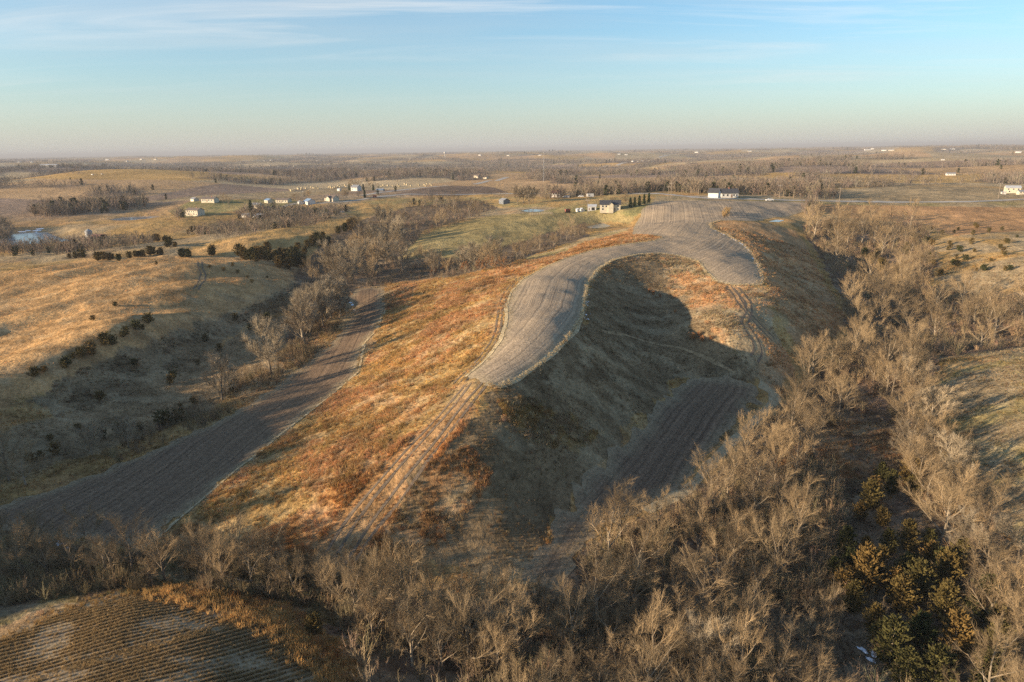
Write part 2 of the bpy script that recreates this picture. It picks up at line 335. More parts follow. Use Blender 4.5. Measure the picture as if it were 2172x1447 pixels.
# ------------------------------------------------------------------ what grows where
GOLD = np.array([.39, .255, .105]); RUST = np.array([.41, .242, .118]); TAN = np.array([.31, .24, .145]); PALE = np.array([.40, .33, .21])
OLIVE = np.array([.275, .222, .105]); SOIL = np.array([.20, .165, .130]); DARK = np.array([.125, .098, .072]); LITTER = np.array([.17, .125, .082])
GREEN = np.array([.21, .19, .085]); DUN = np.array([.245, .18, .105]); ORNG = np.array([.38, .205, .082]); BROWN = np.array([.19, .14, .105])
COVER = [ # traced land-cover patches: polygon, colour A, colour B, patch size (m), grass density, grass height
 ('left_hill', [(0, 580), (200, 548), (430, 540), (560, 552), (640, 590), (560, 640), (380, 700), (150, 800), (-200, 960), (-200, 620)], np.array([.46, .285, .13]), np.array([.38, .24, .115]), 14, .25, .25),
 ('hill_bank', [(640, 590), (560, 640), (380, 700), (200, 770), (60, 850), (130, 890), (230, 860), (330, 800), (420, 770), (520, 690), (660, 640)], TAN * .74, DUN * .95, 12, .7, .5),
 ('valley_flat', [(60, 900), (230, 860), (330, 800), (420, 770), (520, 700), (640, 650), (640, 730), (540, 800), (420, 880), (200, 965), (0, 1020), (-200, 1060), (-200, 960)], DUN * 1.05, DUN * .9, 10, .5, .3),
 ('hill_two', [(380, 530), (480, 508), (620, 480), (760, 458), (830, 470), (780, 490), (650, 520), (480, 545), (400, 545)], np.array([.45, .285, .125]), GOLD, 20, .3, .3),
 ('west_slope', [(1085, 578), (950, 590), (820, 603), (815, 650), (800, 700), (765, 790), (600, 925), (430, 1060), (345, 1142), (300, 1190), (560, 1220), (720, 1215), (840, 1150), (880, 1040), (960, 940), (1040, 835), (1000, 800), (1060, 720), (1078, 640)], RUST, GOLD * 1.02, 10, 1.3, .62),
 ('nose_rust', [(1000, 830), (900, 900), (800, 980), (640, 1080), (480, 1160), (600, 1215), (740, 1200), (870, 1110), (900, 1030), (980, 930)], ORNG, RUST, 7, 1.8, .8),
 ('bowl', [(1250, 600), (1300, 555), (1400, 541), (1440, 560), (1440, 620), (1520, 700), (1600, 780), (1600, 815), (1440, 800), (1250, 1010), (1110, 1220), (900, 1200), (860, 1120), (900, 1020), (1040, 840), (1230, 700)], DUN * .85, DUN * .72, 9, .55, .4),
 ('bowl_sunlit_tufts', [(1050, 850), (1110, 840), (1180, 870), (1290, 920), (1230, 950), (1120, 940), (1060, 900)], DUN * 1.0, GOLD * .62, 3, 1.0, .9),  # gold tone partly grass, partly sun on the tufts put into the colour
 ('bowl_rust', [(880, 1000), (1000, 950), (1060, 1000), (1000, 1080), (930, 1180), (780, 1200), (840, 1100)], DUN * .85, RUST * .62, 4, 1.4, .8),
 ('spur', [(1400, 545), (1500, 562), (1530, 603), (1640, 608), (1640, 700), (1690, 780), (1660, 850), (1600, 800), (1500, 690), (1420, 610)], RUST * .95 + PALE * .1, TAN, 8, 1.4, .5),
 ('east_slope', [(1505, 478), (1530, 468), (1620, 472), (1690, 490), (1800, 690), (1700, 760), (1630, 610), (1610, 560), (1570, 510)], RUST, RUST * .6 + TAN * .4, 9, .9, .5),
 ('plateau', [(1722, 434), (2300, 440), (2300, 480), (2030, 500), (1960, 480), (1800, 460), (1720, 445)], RUST * .85 + TAN * .1, RUST * .7 + BROWN * .2, 16, .4, .6),
 ('gold_hill', [(1960, 480), (2030, 500), (2300, 480), (2300, 620), (2050, 620), (1960, 600)], GOLD * .92, TAN, 14, .6, .4),
 ('right_slope', [(1940, 850), (2050, 780), (2300, 720), (2300, 1180), (2150, 1140), (2020, 1010)], OLIVE * 1.05, TAN * .85, 8, 1.1, .4),
 ('pasture', [(820, 552), (860, 520), (940, 480), (1040, 458), (1120, 452), (1260, 452), (1345, 458), (1335, 476), (1290, 470), (1230, 478), (1150, 500), (1080, 540), (960, 548)], OLIVE, OLIVE * .9 + GOLD * .1, 18, 0, .2),
 ('pasture_two', [(1090, 552), (1180, 530), (1250, 500), (1335, 482), (1340, 500), (1260, 528), (1160, 550)], TAN * .9 + GOLD * .15, OLIVE, 12, .3, .3),
 ('rust_patch', [(1250, 512), (1330, 490), (1345, 478), (1405, 506), (1340, 516), (1260, 528), (1150, 566), (1090, 590), (1000, 585), (1080, 560), (1170, 545)], RUST * .95, ORNG * .85, 7, .8, .6),
 ('lawn', [(1130, 453), (1210, 435), (1330, 432), (1385, 428), (1350, 458), (1260, 454)], OLIVE, GREEN, 12, 0, .2),
 ('meadow', [(700, 440), (820, 420), (1060, 418), (1400, 412), (1380, 430), (1200, 440), (1000, 440), (850, 448), (760, 462)], GOLD * .85 + TAN * .1, OLIVE, 16, 0, .2),
 ('verge', [(1390, 424), (1390, 415), (1560, 419), (1725, 424), (2300, 428), (2300, 442), (2100, 440), (1725, 433), (1560, 425)], OLIVE * 1.02, TAN, 20, 0, .2),
 ('tan_field', [(1760, 432), (1760, 405), (1900, 395), (2100, 398), (2172, 405), (2172, 420), (2000, 428)], TAN * 1.0, TAN * .9, 20, 0, .2),
 ('house_green', [(395, 462), (360, 450), (400, 428), (480, 424), (620, 422), (640, 435), (560, 440), (480, 450)], OLIVE * .95, GREEN, 14, 0, .2),
 ('cut_field', [(300, 430), (420, 415), (600, 406), (760, 396), (800, 400), (700, 412), (600, 420), (400, 425)], TAN * 1.05, TAN * .95, 30, 0, .2),
 ('dark_field', [(830, 414), (890, 400), (960, 394), (1040, 396), (1080, 408), (960, 416)], BROWN * .85, BROWN * .95, 30, 0, .2),
 ('wood_floor_east', [(1700, 480), (1960, 470), (1990, 560), (1960, 630), (2200, 640), (2200, 730), (1990, 760), (1950, 850), (2030, 1010), (2170, 1180), (2300, 1300), (2300, 1650), (1000, 1650), (700, 1330), (760, 1270), (1000, 1290), (1200, 1210), (1280, 1130), (1460, 1050), (1620, 900), (1700, 830), (1800, 720), (1790, 640)], LITTER, BROWN * .9 + RUST * .08, 6, .8, .4),
 ('wood_glade', [(1740, 880), (1880, 900), (1930, 1010), (1860, 1090), (1700, 1060), (1650, 980)], RUST * .8, LITTER * 1.2, 4, 1.6, .6),
 ('wood_floor_south', [(-200, 1110), (60, 1120), (250, 1170), (350, 1160), (480, 1190), (720, 1215), (800, 1260), (740, 1330), (640, 1320), (480, 1275), (250, 1255), (0, 1330), (-200, 1400)], LITTER * .9, OLIVE * .7, 5, 1.2, .5),
 ('bottom_orange', [(350, 1255), (500, 1255), (620, 1290), (700, 1350), (760, 1447), (800, 1500), (760, 1520), (690, 1420), (600, 1340), (480, 1287)], GOLD, ORNG * .9, 3, 2.6, .95),
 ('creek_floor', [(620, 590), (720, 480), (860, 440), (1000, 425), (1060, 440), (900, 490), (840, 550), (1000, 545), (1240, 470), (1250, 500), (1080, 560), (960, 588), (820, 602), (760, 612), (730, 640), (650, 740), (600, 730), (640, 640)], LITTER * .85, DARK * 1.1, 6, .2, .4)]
def near_default(x, y):
    a = fbm(x / 60, y / 60, 51, 3)[..., None]; b = fbm(x / 19, y / 19, 53, 3)[..., None]
    c = GOLD * .9 * (1 - sstep(.42, .62, a)) + TAN * sstep(.42, .62, a); return c * (1 - .5 * sstep(.5, .75, b)) + RUST * .9 * .5 * sstep(.5, .75, b)
def wood_mask(x, y, z):
    """far woods fill the draws between the hills"""
    r = np.hypot(x, y); low = hills(x, y) - (fbm(x / 2600, y / 2600, 5, 2) - 0.5) * 22
    amp = 1 - 0.55 * sstep(4000, 14000, r)
    n = (fbm(x / 150, y / 150, 61, 3) - .5) * 12
    th = 10.5 + 1.5 * sstep(2500, 6000, r)
    strip = np.abs(fbm(x / 900 + 4, y / 900, 67, 2) - .5) * 60          # hedgerows and tree lines
    return np.maximum(sstep(-1.5, 1.5, (th - 3.0) - (14 + (low - 14) / amp) + n), sstep(2.2, 1.2, strip) * .8 * sstep(1000, 1500, r))
FARWOODS = [[(-80, 408), (-80, 375), (150, 385), (330, 385), (400, 375), (470, 375), (560, 370), (724, 362), (724, 380), (600, 394), (480, 400), (330, 402), (250, 411), (180, 405)], [(-80, 358), (100, 360), (240, 366), (240, 376), (100, 372), (-80, 368)], [(724, 376), (724, 362), (850, 365), (1000, 364), (1010, 378), (900, 380)], [(1130, 388), (1150, 366), (1230, 362), (1300, 372), (1300, 387), (1200, 391)], [(1220, 366), (1440, 370), (1440, 386), (1300, 382)], [(1400, 402), (1448, 385), (1600, 390), (1700, 388), (1770, 400), (1700, 412), (1500, 410)], [(1448, 378), (1448, 345), (1560, 350), (1690, 345), (1690, 366), (1560, 372)], [(1650, 340), (1900, 335), (2200, 343), (2200, 352), (1900, 350), (1700, 354)], [(1960, 392), (2200, 372), (2200, 397), (2050, 399)], [(1760, 396), (1900, 383), (1990, 388), (1900, 398)], [(560, 352), (900, 346), (900, 351), (560, 358)], [(1000, 345), (1400, 340), (1400, 346), (1000, 350)], [(300, 352), (540, 346), (540, 352), (300, 358)], [(1700, 372), (1960, 364), (1960, 370), (1700, 380)], [(1860, 364), (2200, 356), (2200, 362), (1900, 370)]]
FWW = [wpoly(p_, 10) for p_ in FARWOODS]
_wm0 = wood_mask
def wood_mask(x, y, z):
    w = _wm0(x, y, z); wx = x + (fbm(x / 60, y / 60, 63, 2) - .5) * 120; wy = y + (fbm(x / 60, y / 60, 65, 2) - .5) * 120
    for W in FWW: w = np.where(inside(wx, wy, W), np.maximum(w, .75 * sstep(.36, .5, fbm(x / 130, y / 130, 69, 2))), w)
    return w
def far_cover(x, y, z):
    # patchwork of fields
    ca, sa = math.cos(.35), math.sin(.35); wx = x + 90 * (fbm(x / 500, y / 500, 71, 2) - .5) * 3; wy = y + 90 * (fbm(x / 500, y / 500, 73, 2) - .5) * 3
    u = (wx * ca - wy * sa) / 330; v = (wx * sa + wy * ca) / 230
    ju = np.floor(v); iu = np.floor(u + _h(ju.astype(np.int64), ju.astype(np.int64) * 0 + 3, 5) * .8)
    k = _h(iu.astype(np.int64), ju.astype(np.int64), 77)
    pal = np.array([TAN * 1.1, GOLD * .95, RUST * .5 + TAN * .5, TAN * .95, BROWN * 1.1, GOLD * .9, TAN * .8 + OLIVE * .2, RUST * .45 + TAN * .5, TAN * 1.15, BROWN * 1.2])
    c = pal[(k * 9.99).astype(int)]
    s = (fbm(x / 70, y / 70, 79, 3) - .5)[..., None]; c = c * (1.2 + .3 * s)
    w = wood_mask(x, y, z)[..., None]; r = np.hypot(x, y)[..., None]
    wood = np.array([.115, .10, .09]) * (1 + .5 * s)
    return c * (1 - w * .9) + wood * w * .9
def cover_at(x, y, z):
    r = np.hypot(x, y); c = near_default(x, y); gd = np.full(x.shape, .8); gh = np.full(x.shape, .45)
    wx = x + (fbm(x / 5, y / 5, 41, 3) - .5) * 5; wy = y + (fbm(x / 5, y / 5, 43, 3) - .5) * 5
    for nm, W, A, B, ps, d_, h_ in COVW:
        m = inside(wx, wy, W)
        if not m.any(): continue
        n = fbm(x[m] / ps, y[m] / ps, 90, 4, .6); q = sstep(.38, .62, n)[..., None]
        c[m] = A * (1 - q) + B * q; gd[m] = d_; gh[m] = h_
    w = sstep(560, 800, r); w = np.where(COVM(x, y), 0, w)
    m = w > 0
    if m.any():
        fc = far_cover(x[m], y[m], z[m]); c[m] = c[m] * (1 - w[m][:, None]) + fc * w[m][:, None]
    nearw = sstep(420, 250, r); dk = sstep(.53, .66, fbm(x / 7, y / 4, 301, 4, .6)) * nearw; lt = sstep(.56, .68, fbm(x / 9 + 7, y / 5, 305, 4, .6)) * nearw
    c = c * (1 - .26 * dk[..., None]); c = c * (1 - .3 * lt[..., None]) + (PALE * .9) * (.3 * lt[..., None]); gd = gd * (1 - .7 * lt)
    if TRK0 is not None:
        m = (r < 200) & (r > 50); d0 = np.full(x.shape, 99.); d0[m] = line_dist(x[m], y[m], TRK0)[0]; k0 = sstep(3.2, 1.6, d0)[..., None] * .3; c = c * (1 - k0) + TAN * .95 * k0; gh = np.where(d0 < 3.2, gh * .6, gh)
    st = (fbm(x / 1.7, y / 3.1, 45, 3) - .5) * sstep(900, 200, r); c = c * (1 + .55 * st[..., None])
    blot = (fbm(x / 30, y / 30, 47, 3) - .5)[..., None]; c = c * (1 + .35 * blot)
    return np.clip(c, .02, .6), gd, gh
TRK0 = wpoly([(1005, 812), (960, 868), (920, 915), (880, 960), (840, 1010), (800, 1060), (760, 1110), (735, 1150), (712, 1188)], 8, False)
COVW = [(nm, wpoly(p), A, B, ps, d_, h_) for nm, p, A, B, ps, d_, h_ in COVER]
_far_names = ('cut_field', 'dark_field', 'tan_field', 'verge', 'meadow', 'house_green', 'lawn', 'plateau')
def COVM(x, y):
    m = np.zeros(x.shape, bool)
    for nm, W, *_ in COVW:
        if nm in _far_names: m |= inside(x, y, W)
    return m
FLATX, FLATY, FLATZ = GX.ravel(), GY.ravel(), GZ.ravel()
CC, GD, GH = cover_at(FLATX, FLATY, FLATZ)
nr, na = GX.shape; idx = np.arange(nr * na).reshape(nr, na)
gm = fast_mesh('ground', np.stack([GX, GY, GZ], -1).reshape(-1, 3), np.stack([idx[:-1, :-1], idx[:-1, 1:], idx[1:, 1:], idx[1:, :-1]], -1).reshape(-1, 4)[:, ::-1], True)
ca_ = gm.attributes.new('cover', 'FLOAT_COLOR', 'POINT'); ca_.data.foreach_set('color', np.concatenate([CC, np.ones((len(CC), 1))], 1).astype(np.float32).ravel())
m_ground, t, b = mat('turf', rough=1.0, spec=0.0)
f1 = rng(t, noise(t, 1.3, 5, .65), .3, .7, .62, 1.38); f2 = rng(t, noise(t, .16, 4, .6), .3, .7, .8, 1.2); f3 = rng(t, noise(t, .02, 3), .3, .7, .88, 1.12)
t.links.new(value_mul(t, attr(t, 'cover').outputs['Color'], M(t, 'MULTIPLY', M(t, 'MULTIPLY', f1, f2), f3)), b.inputs['Base Color'])
bump(t, b, M(t, 'ADD', noise(t, 1.1, 5, .7), M(t, 'MULTIPLY', noise(t, .25, 3), 2.0)), .5, .8)
ground_o = tag(put('ground', gm, m_ground), kind='structure', label='rolling winter grassland of gold, rust and tan hills')
# ------------------------------------------------------------------ draped sheets: fields, tracks, roads, water
def drape(name, W, cell, m, lift=0.06, guide=None, extra=None):
    x0, y0 = W.min(0) - cell; x1, y1 = W.max(0) + cell
    X, Y = np.meshgrid(np.arange(x0, x1 + cell, cell), np.arange(y0, y1 + cell, cell)); s = X.shape
    ins = inside(X, Y, W); d, nx, ny, _ = line_dist(X, Y, W, True)
    near = d < cell * 0.71; snap = near
    X = np.where(snap, nx, X); Y = np.where(snap, ny, Y); ok = ins | snap
    f = ok[:-1, :-1] & ok[1:, :-1] & ok[1:, 1:] & ok[:-1, 1:]
    core = (ins & ~snap); f &= (core[:-1, :-1] | core[1:, :-1] | core[1:, 1:] | core[:-1, 1:])
    ii = np.arange(X.size).reshape(s); F = np.stack([ii[:-1, :-1], ii[:-1, 1:], ii[1:, 1:], ii[1:, :-1]], -1)[f]
    used = np.unique(F); mp = np.full(X.size, -1); mp[used] = np.arange(len(used)); F = mp[F]
    xs = X.ravel()[used]; ys = Y.ravel()[used]; edge = np.clip(d.ravel()[used], 0, 9)
    Z = H(xs, ys) + lift
    me = fast_mesh(name, np.stack([xs, ys, Z], -1), F, True)
    if guide is not None:
        gdist, _, _, sg = line_dist(xs, ys, guide); a = me.attributes.new('row', 'FLOAT', 'POINT'); a.data.foreach_set('value', (gdist * sg).astype(np.float32))
    a = me.attributes.new('edge', 'FLOAT', 'POINT'); a.data.foreach_set('value', edge.astype(np.float32))
    return put(name, me, m)
def field_mat(name, A, B, C, period, contrast, bdist):
    m, t, b = mat(name, rough=1.0, spec=0.0); row = attr(t, 'row').outputs['Fac']; edge = attr(t, 'edge').outputs['Fac']
    wob = M(t, 'MULTIPLY', M(t, 'SUBTRACT', noise(t, .12, 2), .5), .7); ph = M(t, 'ADD', row, wob)
    s1 = M(t, 'SINE', M(t, 'MULTIPLY', ph, 6.2832 / period)); 
    cmb = t.nodes.new('ShaderNodeCombineXYZ'); t.links.new(ph, cmb.inputs[0])
    band = noise(t, 1.05, 4, .72, cmb.outputs[0]); fine = noise(t, 1.6, 5, .7); big = noise(t, .045, 3)
    c = mixrgb(t, rng(t, band, .38, .62, 0, 1), A, B); c = mixrgb(t, rng(t, big, .4, .65, 0, .45), c, C)
    c = mixrgb(t, rng(t, edge, 0.3, 3.0, .55, 0), c, tuple(PALE * .8))
    f = M(t, 'MULTIPLY', rng(t, fine, .3, .7, .6, 1.4), rng(t, s1, -1, 1, 1 - contrast, 1 + contrast))
    t.links.new(value_mul(t, c, f), b.inputs['Base Color']); bump(t, b, M(t, 'ADD', M(t, 'MULTIPLY', band, 1.2), noise(t, 2.2, 4, .7)), bdist, .9); return m
m_strip = field_mat('tilled_stubble', (.42, .335, .24), (.175, .142, .108), (.36, .285, .20), 1.52, .03, .14)
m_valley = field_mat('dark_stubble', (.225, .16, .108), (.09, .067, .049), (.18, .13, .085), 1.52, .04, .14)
m_corn = field_mat('corn_stubble', tuple(TAN * .95), tuple(SOIL * .95), tuple(TAN * 1.05), 1.52, .06, .15)
STRIP = [(990, 800), (1030, 762), (1058, 725), (1072, 690), (1075, 650), (1085, 620), (1110, 592), (1150, 570), (1200, 548), (1260, 530), (1330, 518), (1380, 512), (1405, 505), (1395, 500), (1340, 497), (1345, 480), (1358, 460), (1360, 445), (1388, 428), (1450, 425), (1560, 426), (1700, 429), (1720, 433), (1712, 448), (1665, 460), (1640, 462), (1600, 470), (1560, 468), (1530, 468), (1508, 474), (1510, 484), (1545, 500), (1580, 520), (1600, 545), (1612, 570), (1620, 590), (1615, 604), (1560, 606), (1520, 600), (1500, 580), (1480, 555), (1440, 543), (1400, 538), (1350, 541), (1300, 552), (1265, 575), (1246, 605), (1240, 640), (1236, 670), (1218, 700), (1180, 745), (1130, 785), (1080, 815), (1060, 822), (1030, 815)]
VALLEY = [(760, 612), (812, 610), (816, 660), (800, 700), (772, 730), (760, 790), (700, 840), (600, 920), (500, 1000), (430, 1060), (370, 1110), (340, 1140), (300, 1168), (200, 1150), (80, 1138), (-60, 1120), (-80, 1092), (20, 1066), (150, 1026), (300, 968), (420, 914), (560, 840), (650, 775), (710, 720), (750, 670), (752, 650), (735, 632)]
HOLLOW = [(1460, 800), (1540, 795), (1600, 815), (1612, 838), (1560, 900), (1480, 990), (1440, 1040), (1330, 1090), (1250, 1130), (1215, 1200), (1170, 1250), (1110, 1225), (1130, 1170), (1180, 1100), (1250, 1020), (1330, 930), (1400, 850)]
FRONT = [(350, 1258), (480, 1285), (600, 1340), (690, 1420), (760, 1520), (800, 1640), (-250, 1640), (-250, 1440), (0, 1370), (100, 1310), (200, 1275)]
def ragged(W, amp, seed):
    V = np.vstack([W, W[:1]]); L = np.concatenate([[0], np.cumsum(np.hypot(*np.diff(V, axis=0).T))]); s = np.arange(0, L[-1], 1.1)
    X = np.interp(s, L, V[:, 0]); Y = np.interp(s, L, V[:, 1]); a = (fbm(X / 2.2, Y / 2.2, seed, 3) - .5) * 2 * amp; b = (fbm(X / 2.2 + 50, Y / 2.2, seed, 3) - .5) * 2 * amp
    return np.stack([X + a, Y + b], -1)
Wst, Wva, Who, Wfr = ragged(wpoly(STRIP, 10), .8, 1), ragged(wpoly(VALLEY, 12), 2.4, 2), ragged(wpoly(HOLLOW, 12), 2.2, 3), ragged(wpoly(FRONT, 14), 1.6, 4)
g_strip = wpoly([(1060, 822), (1130, 785), (1180, 745), (1218, 700), (1236, 670), (1240, 640), (1246, 605), (1265, 575), (1300, 552), (1350, 541), (1420, 530), (1480, 500), (1500, 470), (1490, 440), (1480, 425)], 10, False)
g_val = wpoly([(340, 1140), (430, 1060), (600, 920), (760, 790), (800, 700), (816, 650), (812, 612)], 12, False)
g_hol = wpoly([(1110, 1225), (1180, 1100), (1250, 1020), (1330, 930), (1400, 850), (1460, 800)], 12, False)
g_fr = wpoly([(-200, 1520), (150, 1420), (330, 1370), (560, 1310), (640, 1300)], 12, False)
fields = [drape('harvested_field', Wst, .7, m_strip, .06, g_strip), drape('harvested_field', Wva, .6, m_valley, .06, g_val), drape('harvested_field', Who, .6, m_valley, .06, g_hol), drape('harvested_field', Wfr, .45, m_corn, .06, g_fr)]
for o, l in zip(fields, ('winding grey harvested field strip along the ridge top', 'dark harvested field in the valley left of the ridge', 'dark harvested field in the shaded hollow beside the wood', 'golden corn stubble field in the lower left foreground')):
    tag(o, l, kind='structure')
def ribbon(name, W, width, m, lift, offs=(0,), jitter=0.0, seed=0):
    """strip laid on the land along a line, one band per offset"""
    V = []; F = []
    L = np.concatenate([[0], np.cumsum(np.hypot(*np.diff(W, axis=0).T))]); n = max(4, int(L[-1] / max(.8, width * .5)))
    s = np.linspace(0, L[-1], n); X = np.interp(s, L, W[:, 0]); Y = np.interp(s, L, W[:, 1])
    for _ in range(3):
        X[1:-1] = (X[:-2] + X[1:-1] * 2 + X[2:]) / 4; Y[1:-1] = (Y[:-2] + Y[1:-1] * 2 + Y[2:]) / 4
    tx = np.gradient(X); ty = np.gradient(Y); q = np.hypot(tx, ty) + 1e-9; nx = -ty / q; ny = tx / q
    for oi, o in enumerate(offs):
        wv = width * .5 * (1 + jitter * (vnoise(s / 3, s * 0 + oi * 7.7, seed) - .5) * 2); ov = o + jitter * (vnoise(s / 9, s * 0 + oi * 3.3, seed + 9) - .5) * 1.4
        k = len(V) // 3 * 0 + len(V); rows = []
        for e in (-1, 0, 1):
            x = X + nx * (ov + e * wv); y = Y + ny * (ov + e * wv); rows.append(np.stack([x, y, H(x, y) + lift], -1))
        A = np.stack(rows, 1).reshape(-1, 3); V += A.tolist()
        for i in range(n - 1):
            for e in range(2): F.append((k + i * 3 + e, k + i * 3 + e + 1, k + (i + 1) * 3 + e + 1, k + (i + 1) * 3 + e))
    return put(name, fast_mesh(name, V, F, True), m)
m_dirt = soft('bare_track_earth', (.165, .13, .098), .4, 1.2, 1, 0, .08); m_lane = soft('pale_trodden_grass', tuple(PALE * .92), .3, .9, 1, 0, .08)
m_path = soft('faint_path', tuple(DUN * 1.15), .3, .9, 1, 0, .05); m_gravel = soft('gravel_road', (.36, .34, .31), .15, .5, .95, .1); m_ice_sky, t, b = mat('pond_ice_sky_blue', (.16, .22, .30), .12, .5)
t.links.new(mixrgb(t, rng(t, noise(t, .15, 4), .4, .65, 0, 1), (.10, .15, .21), (.30, .36, .43)), b.inputs['Base Color']); bump(t, b, noise(t, 1.5, 3), .02)  # blue base: partly ice, partly sky reflection put into the colour
TR = [([(1005, 812), (960, 868), (920, 915), (880, 960), (840, 1010), (800, 1060), (760, 1110), (735, 1150), (712, 1188)], .45, m_dirt, (-1.9, -.5, 1.6, 3.0), 'rutted two-lane farm track running down the nose of the ridge'),
 ([(1560, 610), (1585, 640), (1590, 660), (1578, 685), (1590, 705), (1605, 725), (1610, 745), (1600, 762)], .45, m_dirt, (-.8, .8), 'narrow winding rut track on the rust spur above the wood'),
 ([(1545, 606), (1575, 650), (1610, 690), (1640, 720)], .35, m_dirt, (-.7, .7), 'faint straight rut track crossing the rust spur'),
 ([(1610, 815), (1638, 830), (1645, 848), (1610, 884), (1560, 930), (1510, 985), (1460, 1035), (1420, 1062), (1370, 1085)], 2.3, m_lane, (0,), 'pale grassy lane along the edge of the wood'),
 ([(423, 555), (425, 567), (432, 583), (425, 600), (416, 614)], .5, m_dirt, (-.8, .8), 'short wheel ruts across the golden left hill'),
 ([(1280, 705), (1330, 712), (1380, 728), (1440, 738), (1500, 760), (1560, 790)], 1.0, m_path, (0,), 'faint pale path crossing the shaded bowl'),
 ([(975, 812), (1020, 765), (1050, 728), (1064, 690), (1067, 650), (1077, 618), (1103, 588)], .45, m_dirt, (-1.4, 0, 1.2), 'worn wheel tracks beside the left edge of the ridge field')]
for pl, w, m, of, lab in TR: tag(ribbon('farm_track', wpoly(pl, 8, False), w, m, .05, of, .35, 5), lab, kind='structure')
RD = [([(600, 439), (616, 434), (632, 431), (660, 432), (690, 431), (720, 429), (752, 426), (782, 421)], 5, 'gravel lane past the white roadside houses'),
 ([(767, 415), (807, 408.5), (850, 403.5), (900, 398), (950, 394)], 8, 'pale gravel road climbing past the hay bales'), ([(790, 419), (860, 412), (960, 413), (1080, 411), (1250, 410), (1400, 411), (1500, 421), (1560, 422), (1720, 426), (1900, 429), (2050, 428.5), (2172, 423), (2300, 418)], 6, 'county road running across beyond the ridge field'),
 ([(1008, 391), (1024, 387), (1038, 383)], 9, 'short stretch of pale highway near the radio mast'), ([(1052, 384), (1064, 380), (1075, 376)], 9, 'pale highway rising to the cream farmhouse'),
 ([(1270, 358), (1280, 354), (1290, 351)], 14, 'distant pale highway stretch on a hill'), ([(1308, 351), (1318, 347), (1328, 344)], 14, 'distant pale highway stretch beside far white sheds'), ([(1398, 334), (1408, 331), (1418, 329)], 18, 'farthest pale highway stretch near the horizon'),
 ([(1446, 416), (1470, 415.5), (1500, 417), (1530, 419)], 4, 'white driveway of the long white house')]
for pl, w, lab in RD: tag(ribbon('gravel_road', wpoly(pl, 6, False), w, m_gravel, .12), lab, kind='structure')
m_straw = soft('straw_grass', tuple(PALE * 1.12), .3, 1.4, 1, 0, .12)
for pl, w, lab in ((STRIP[36:], .9, 'straw-coloured grass margin along the inner curve of the ridge field'), (STRIP[0:13], .8, 'straw-coloured grass margin along the left edge of the ridge field'), (STRIP[28:37], .8, 'straw-coloured grass margin along the outer right edge of the ridge field'), (VALLEY[2:13], .7, 'pale grass margin between the valley field and the rust slope')):
    tag(ribbon('grass_margin', wpoly(pl, 8, False), w, m_straw, .13, (0,), .55, 11), lab, kind='structure')
for W, z, lab in PONDS:
    mb = MB(); c = W.mean(0); n = len(W)
    bmx = bmesh.new(); vs_ = [bmx.verts.new((p[0], p[1], z)) for p in W]; bmx.faces.new(vs_); me = bpy.data.meshes.new('pond'); bmesh.ops.triangulate(bmx, faces=bmx.faces[:]); bmx.normal_update(); bmx.faces.ensure_lookup_table()
    if bmx.faces[0].normal.z < 0: bmesh.ops.reverse_faces(bmx, faces=bmx.faces[:])
    bmx.to_mesh(me); bmx.free(); tag(put('pond', me, m_ice_sky), lab, kind='structure')
# ------------------------------------------------------------------ plant prototypes
m_bark = obj_var('bark', (.19, .155, .115), (.27, .225, .165), lo=.8, hi=1.1, nscale=.8)
m_twig = obj_var('twig', (.29, .22, .135), (.25, .182, .105), lo=.75, hi=1.1, nscale=.35)
m_twig_grey = obj_var('pale_twig', (.32, .27, .195), (.26, .21, .145), lo=.85, hi=1.1, nscale=.35)
m_leaf_rust = obj_var('dead_leaf', (.33, .14, .05), (.26, .12, .05), lo=.8, hi=1.15, nscale=.6)
m_cedar = obj_var('cedar_needles', (.052, .062, .024), (.12, .078, .028), lo=.8, hi=1.3, nscale=.7)
m_spruce = obj_var('spruce_needles', (.035, .055, .025), (.05, .065, .028), lo=.8, hi=1.2, nscale=.7)
def rvec(rnd, up=0.0):
    v = Vector((rnd.gauss(0, 1), rnd.gauss(0, 1), rnd.gauss(0, 1) + up)); return v.normalized()
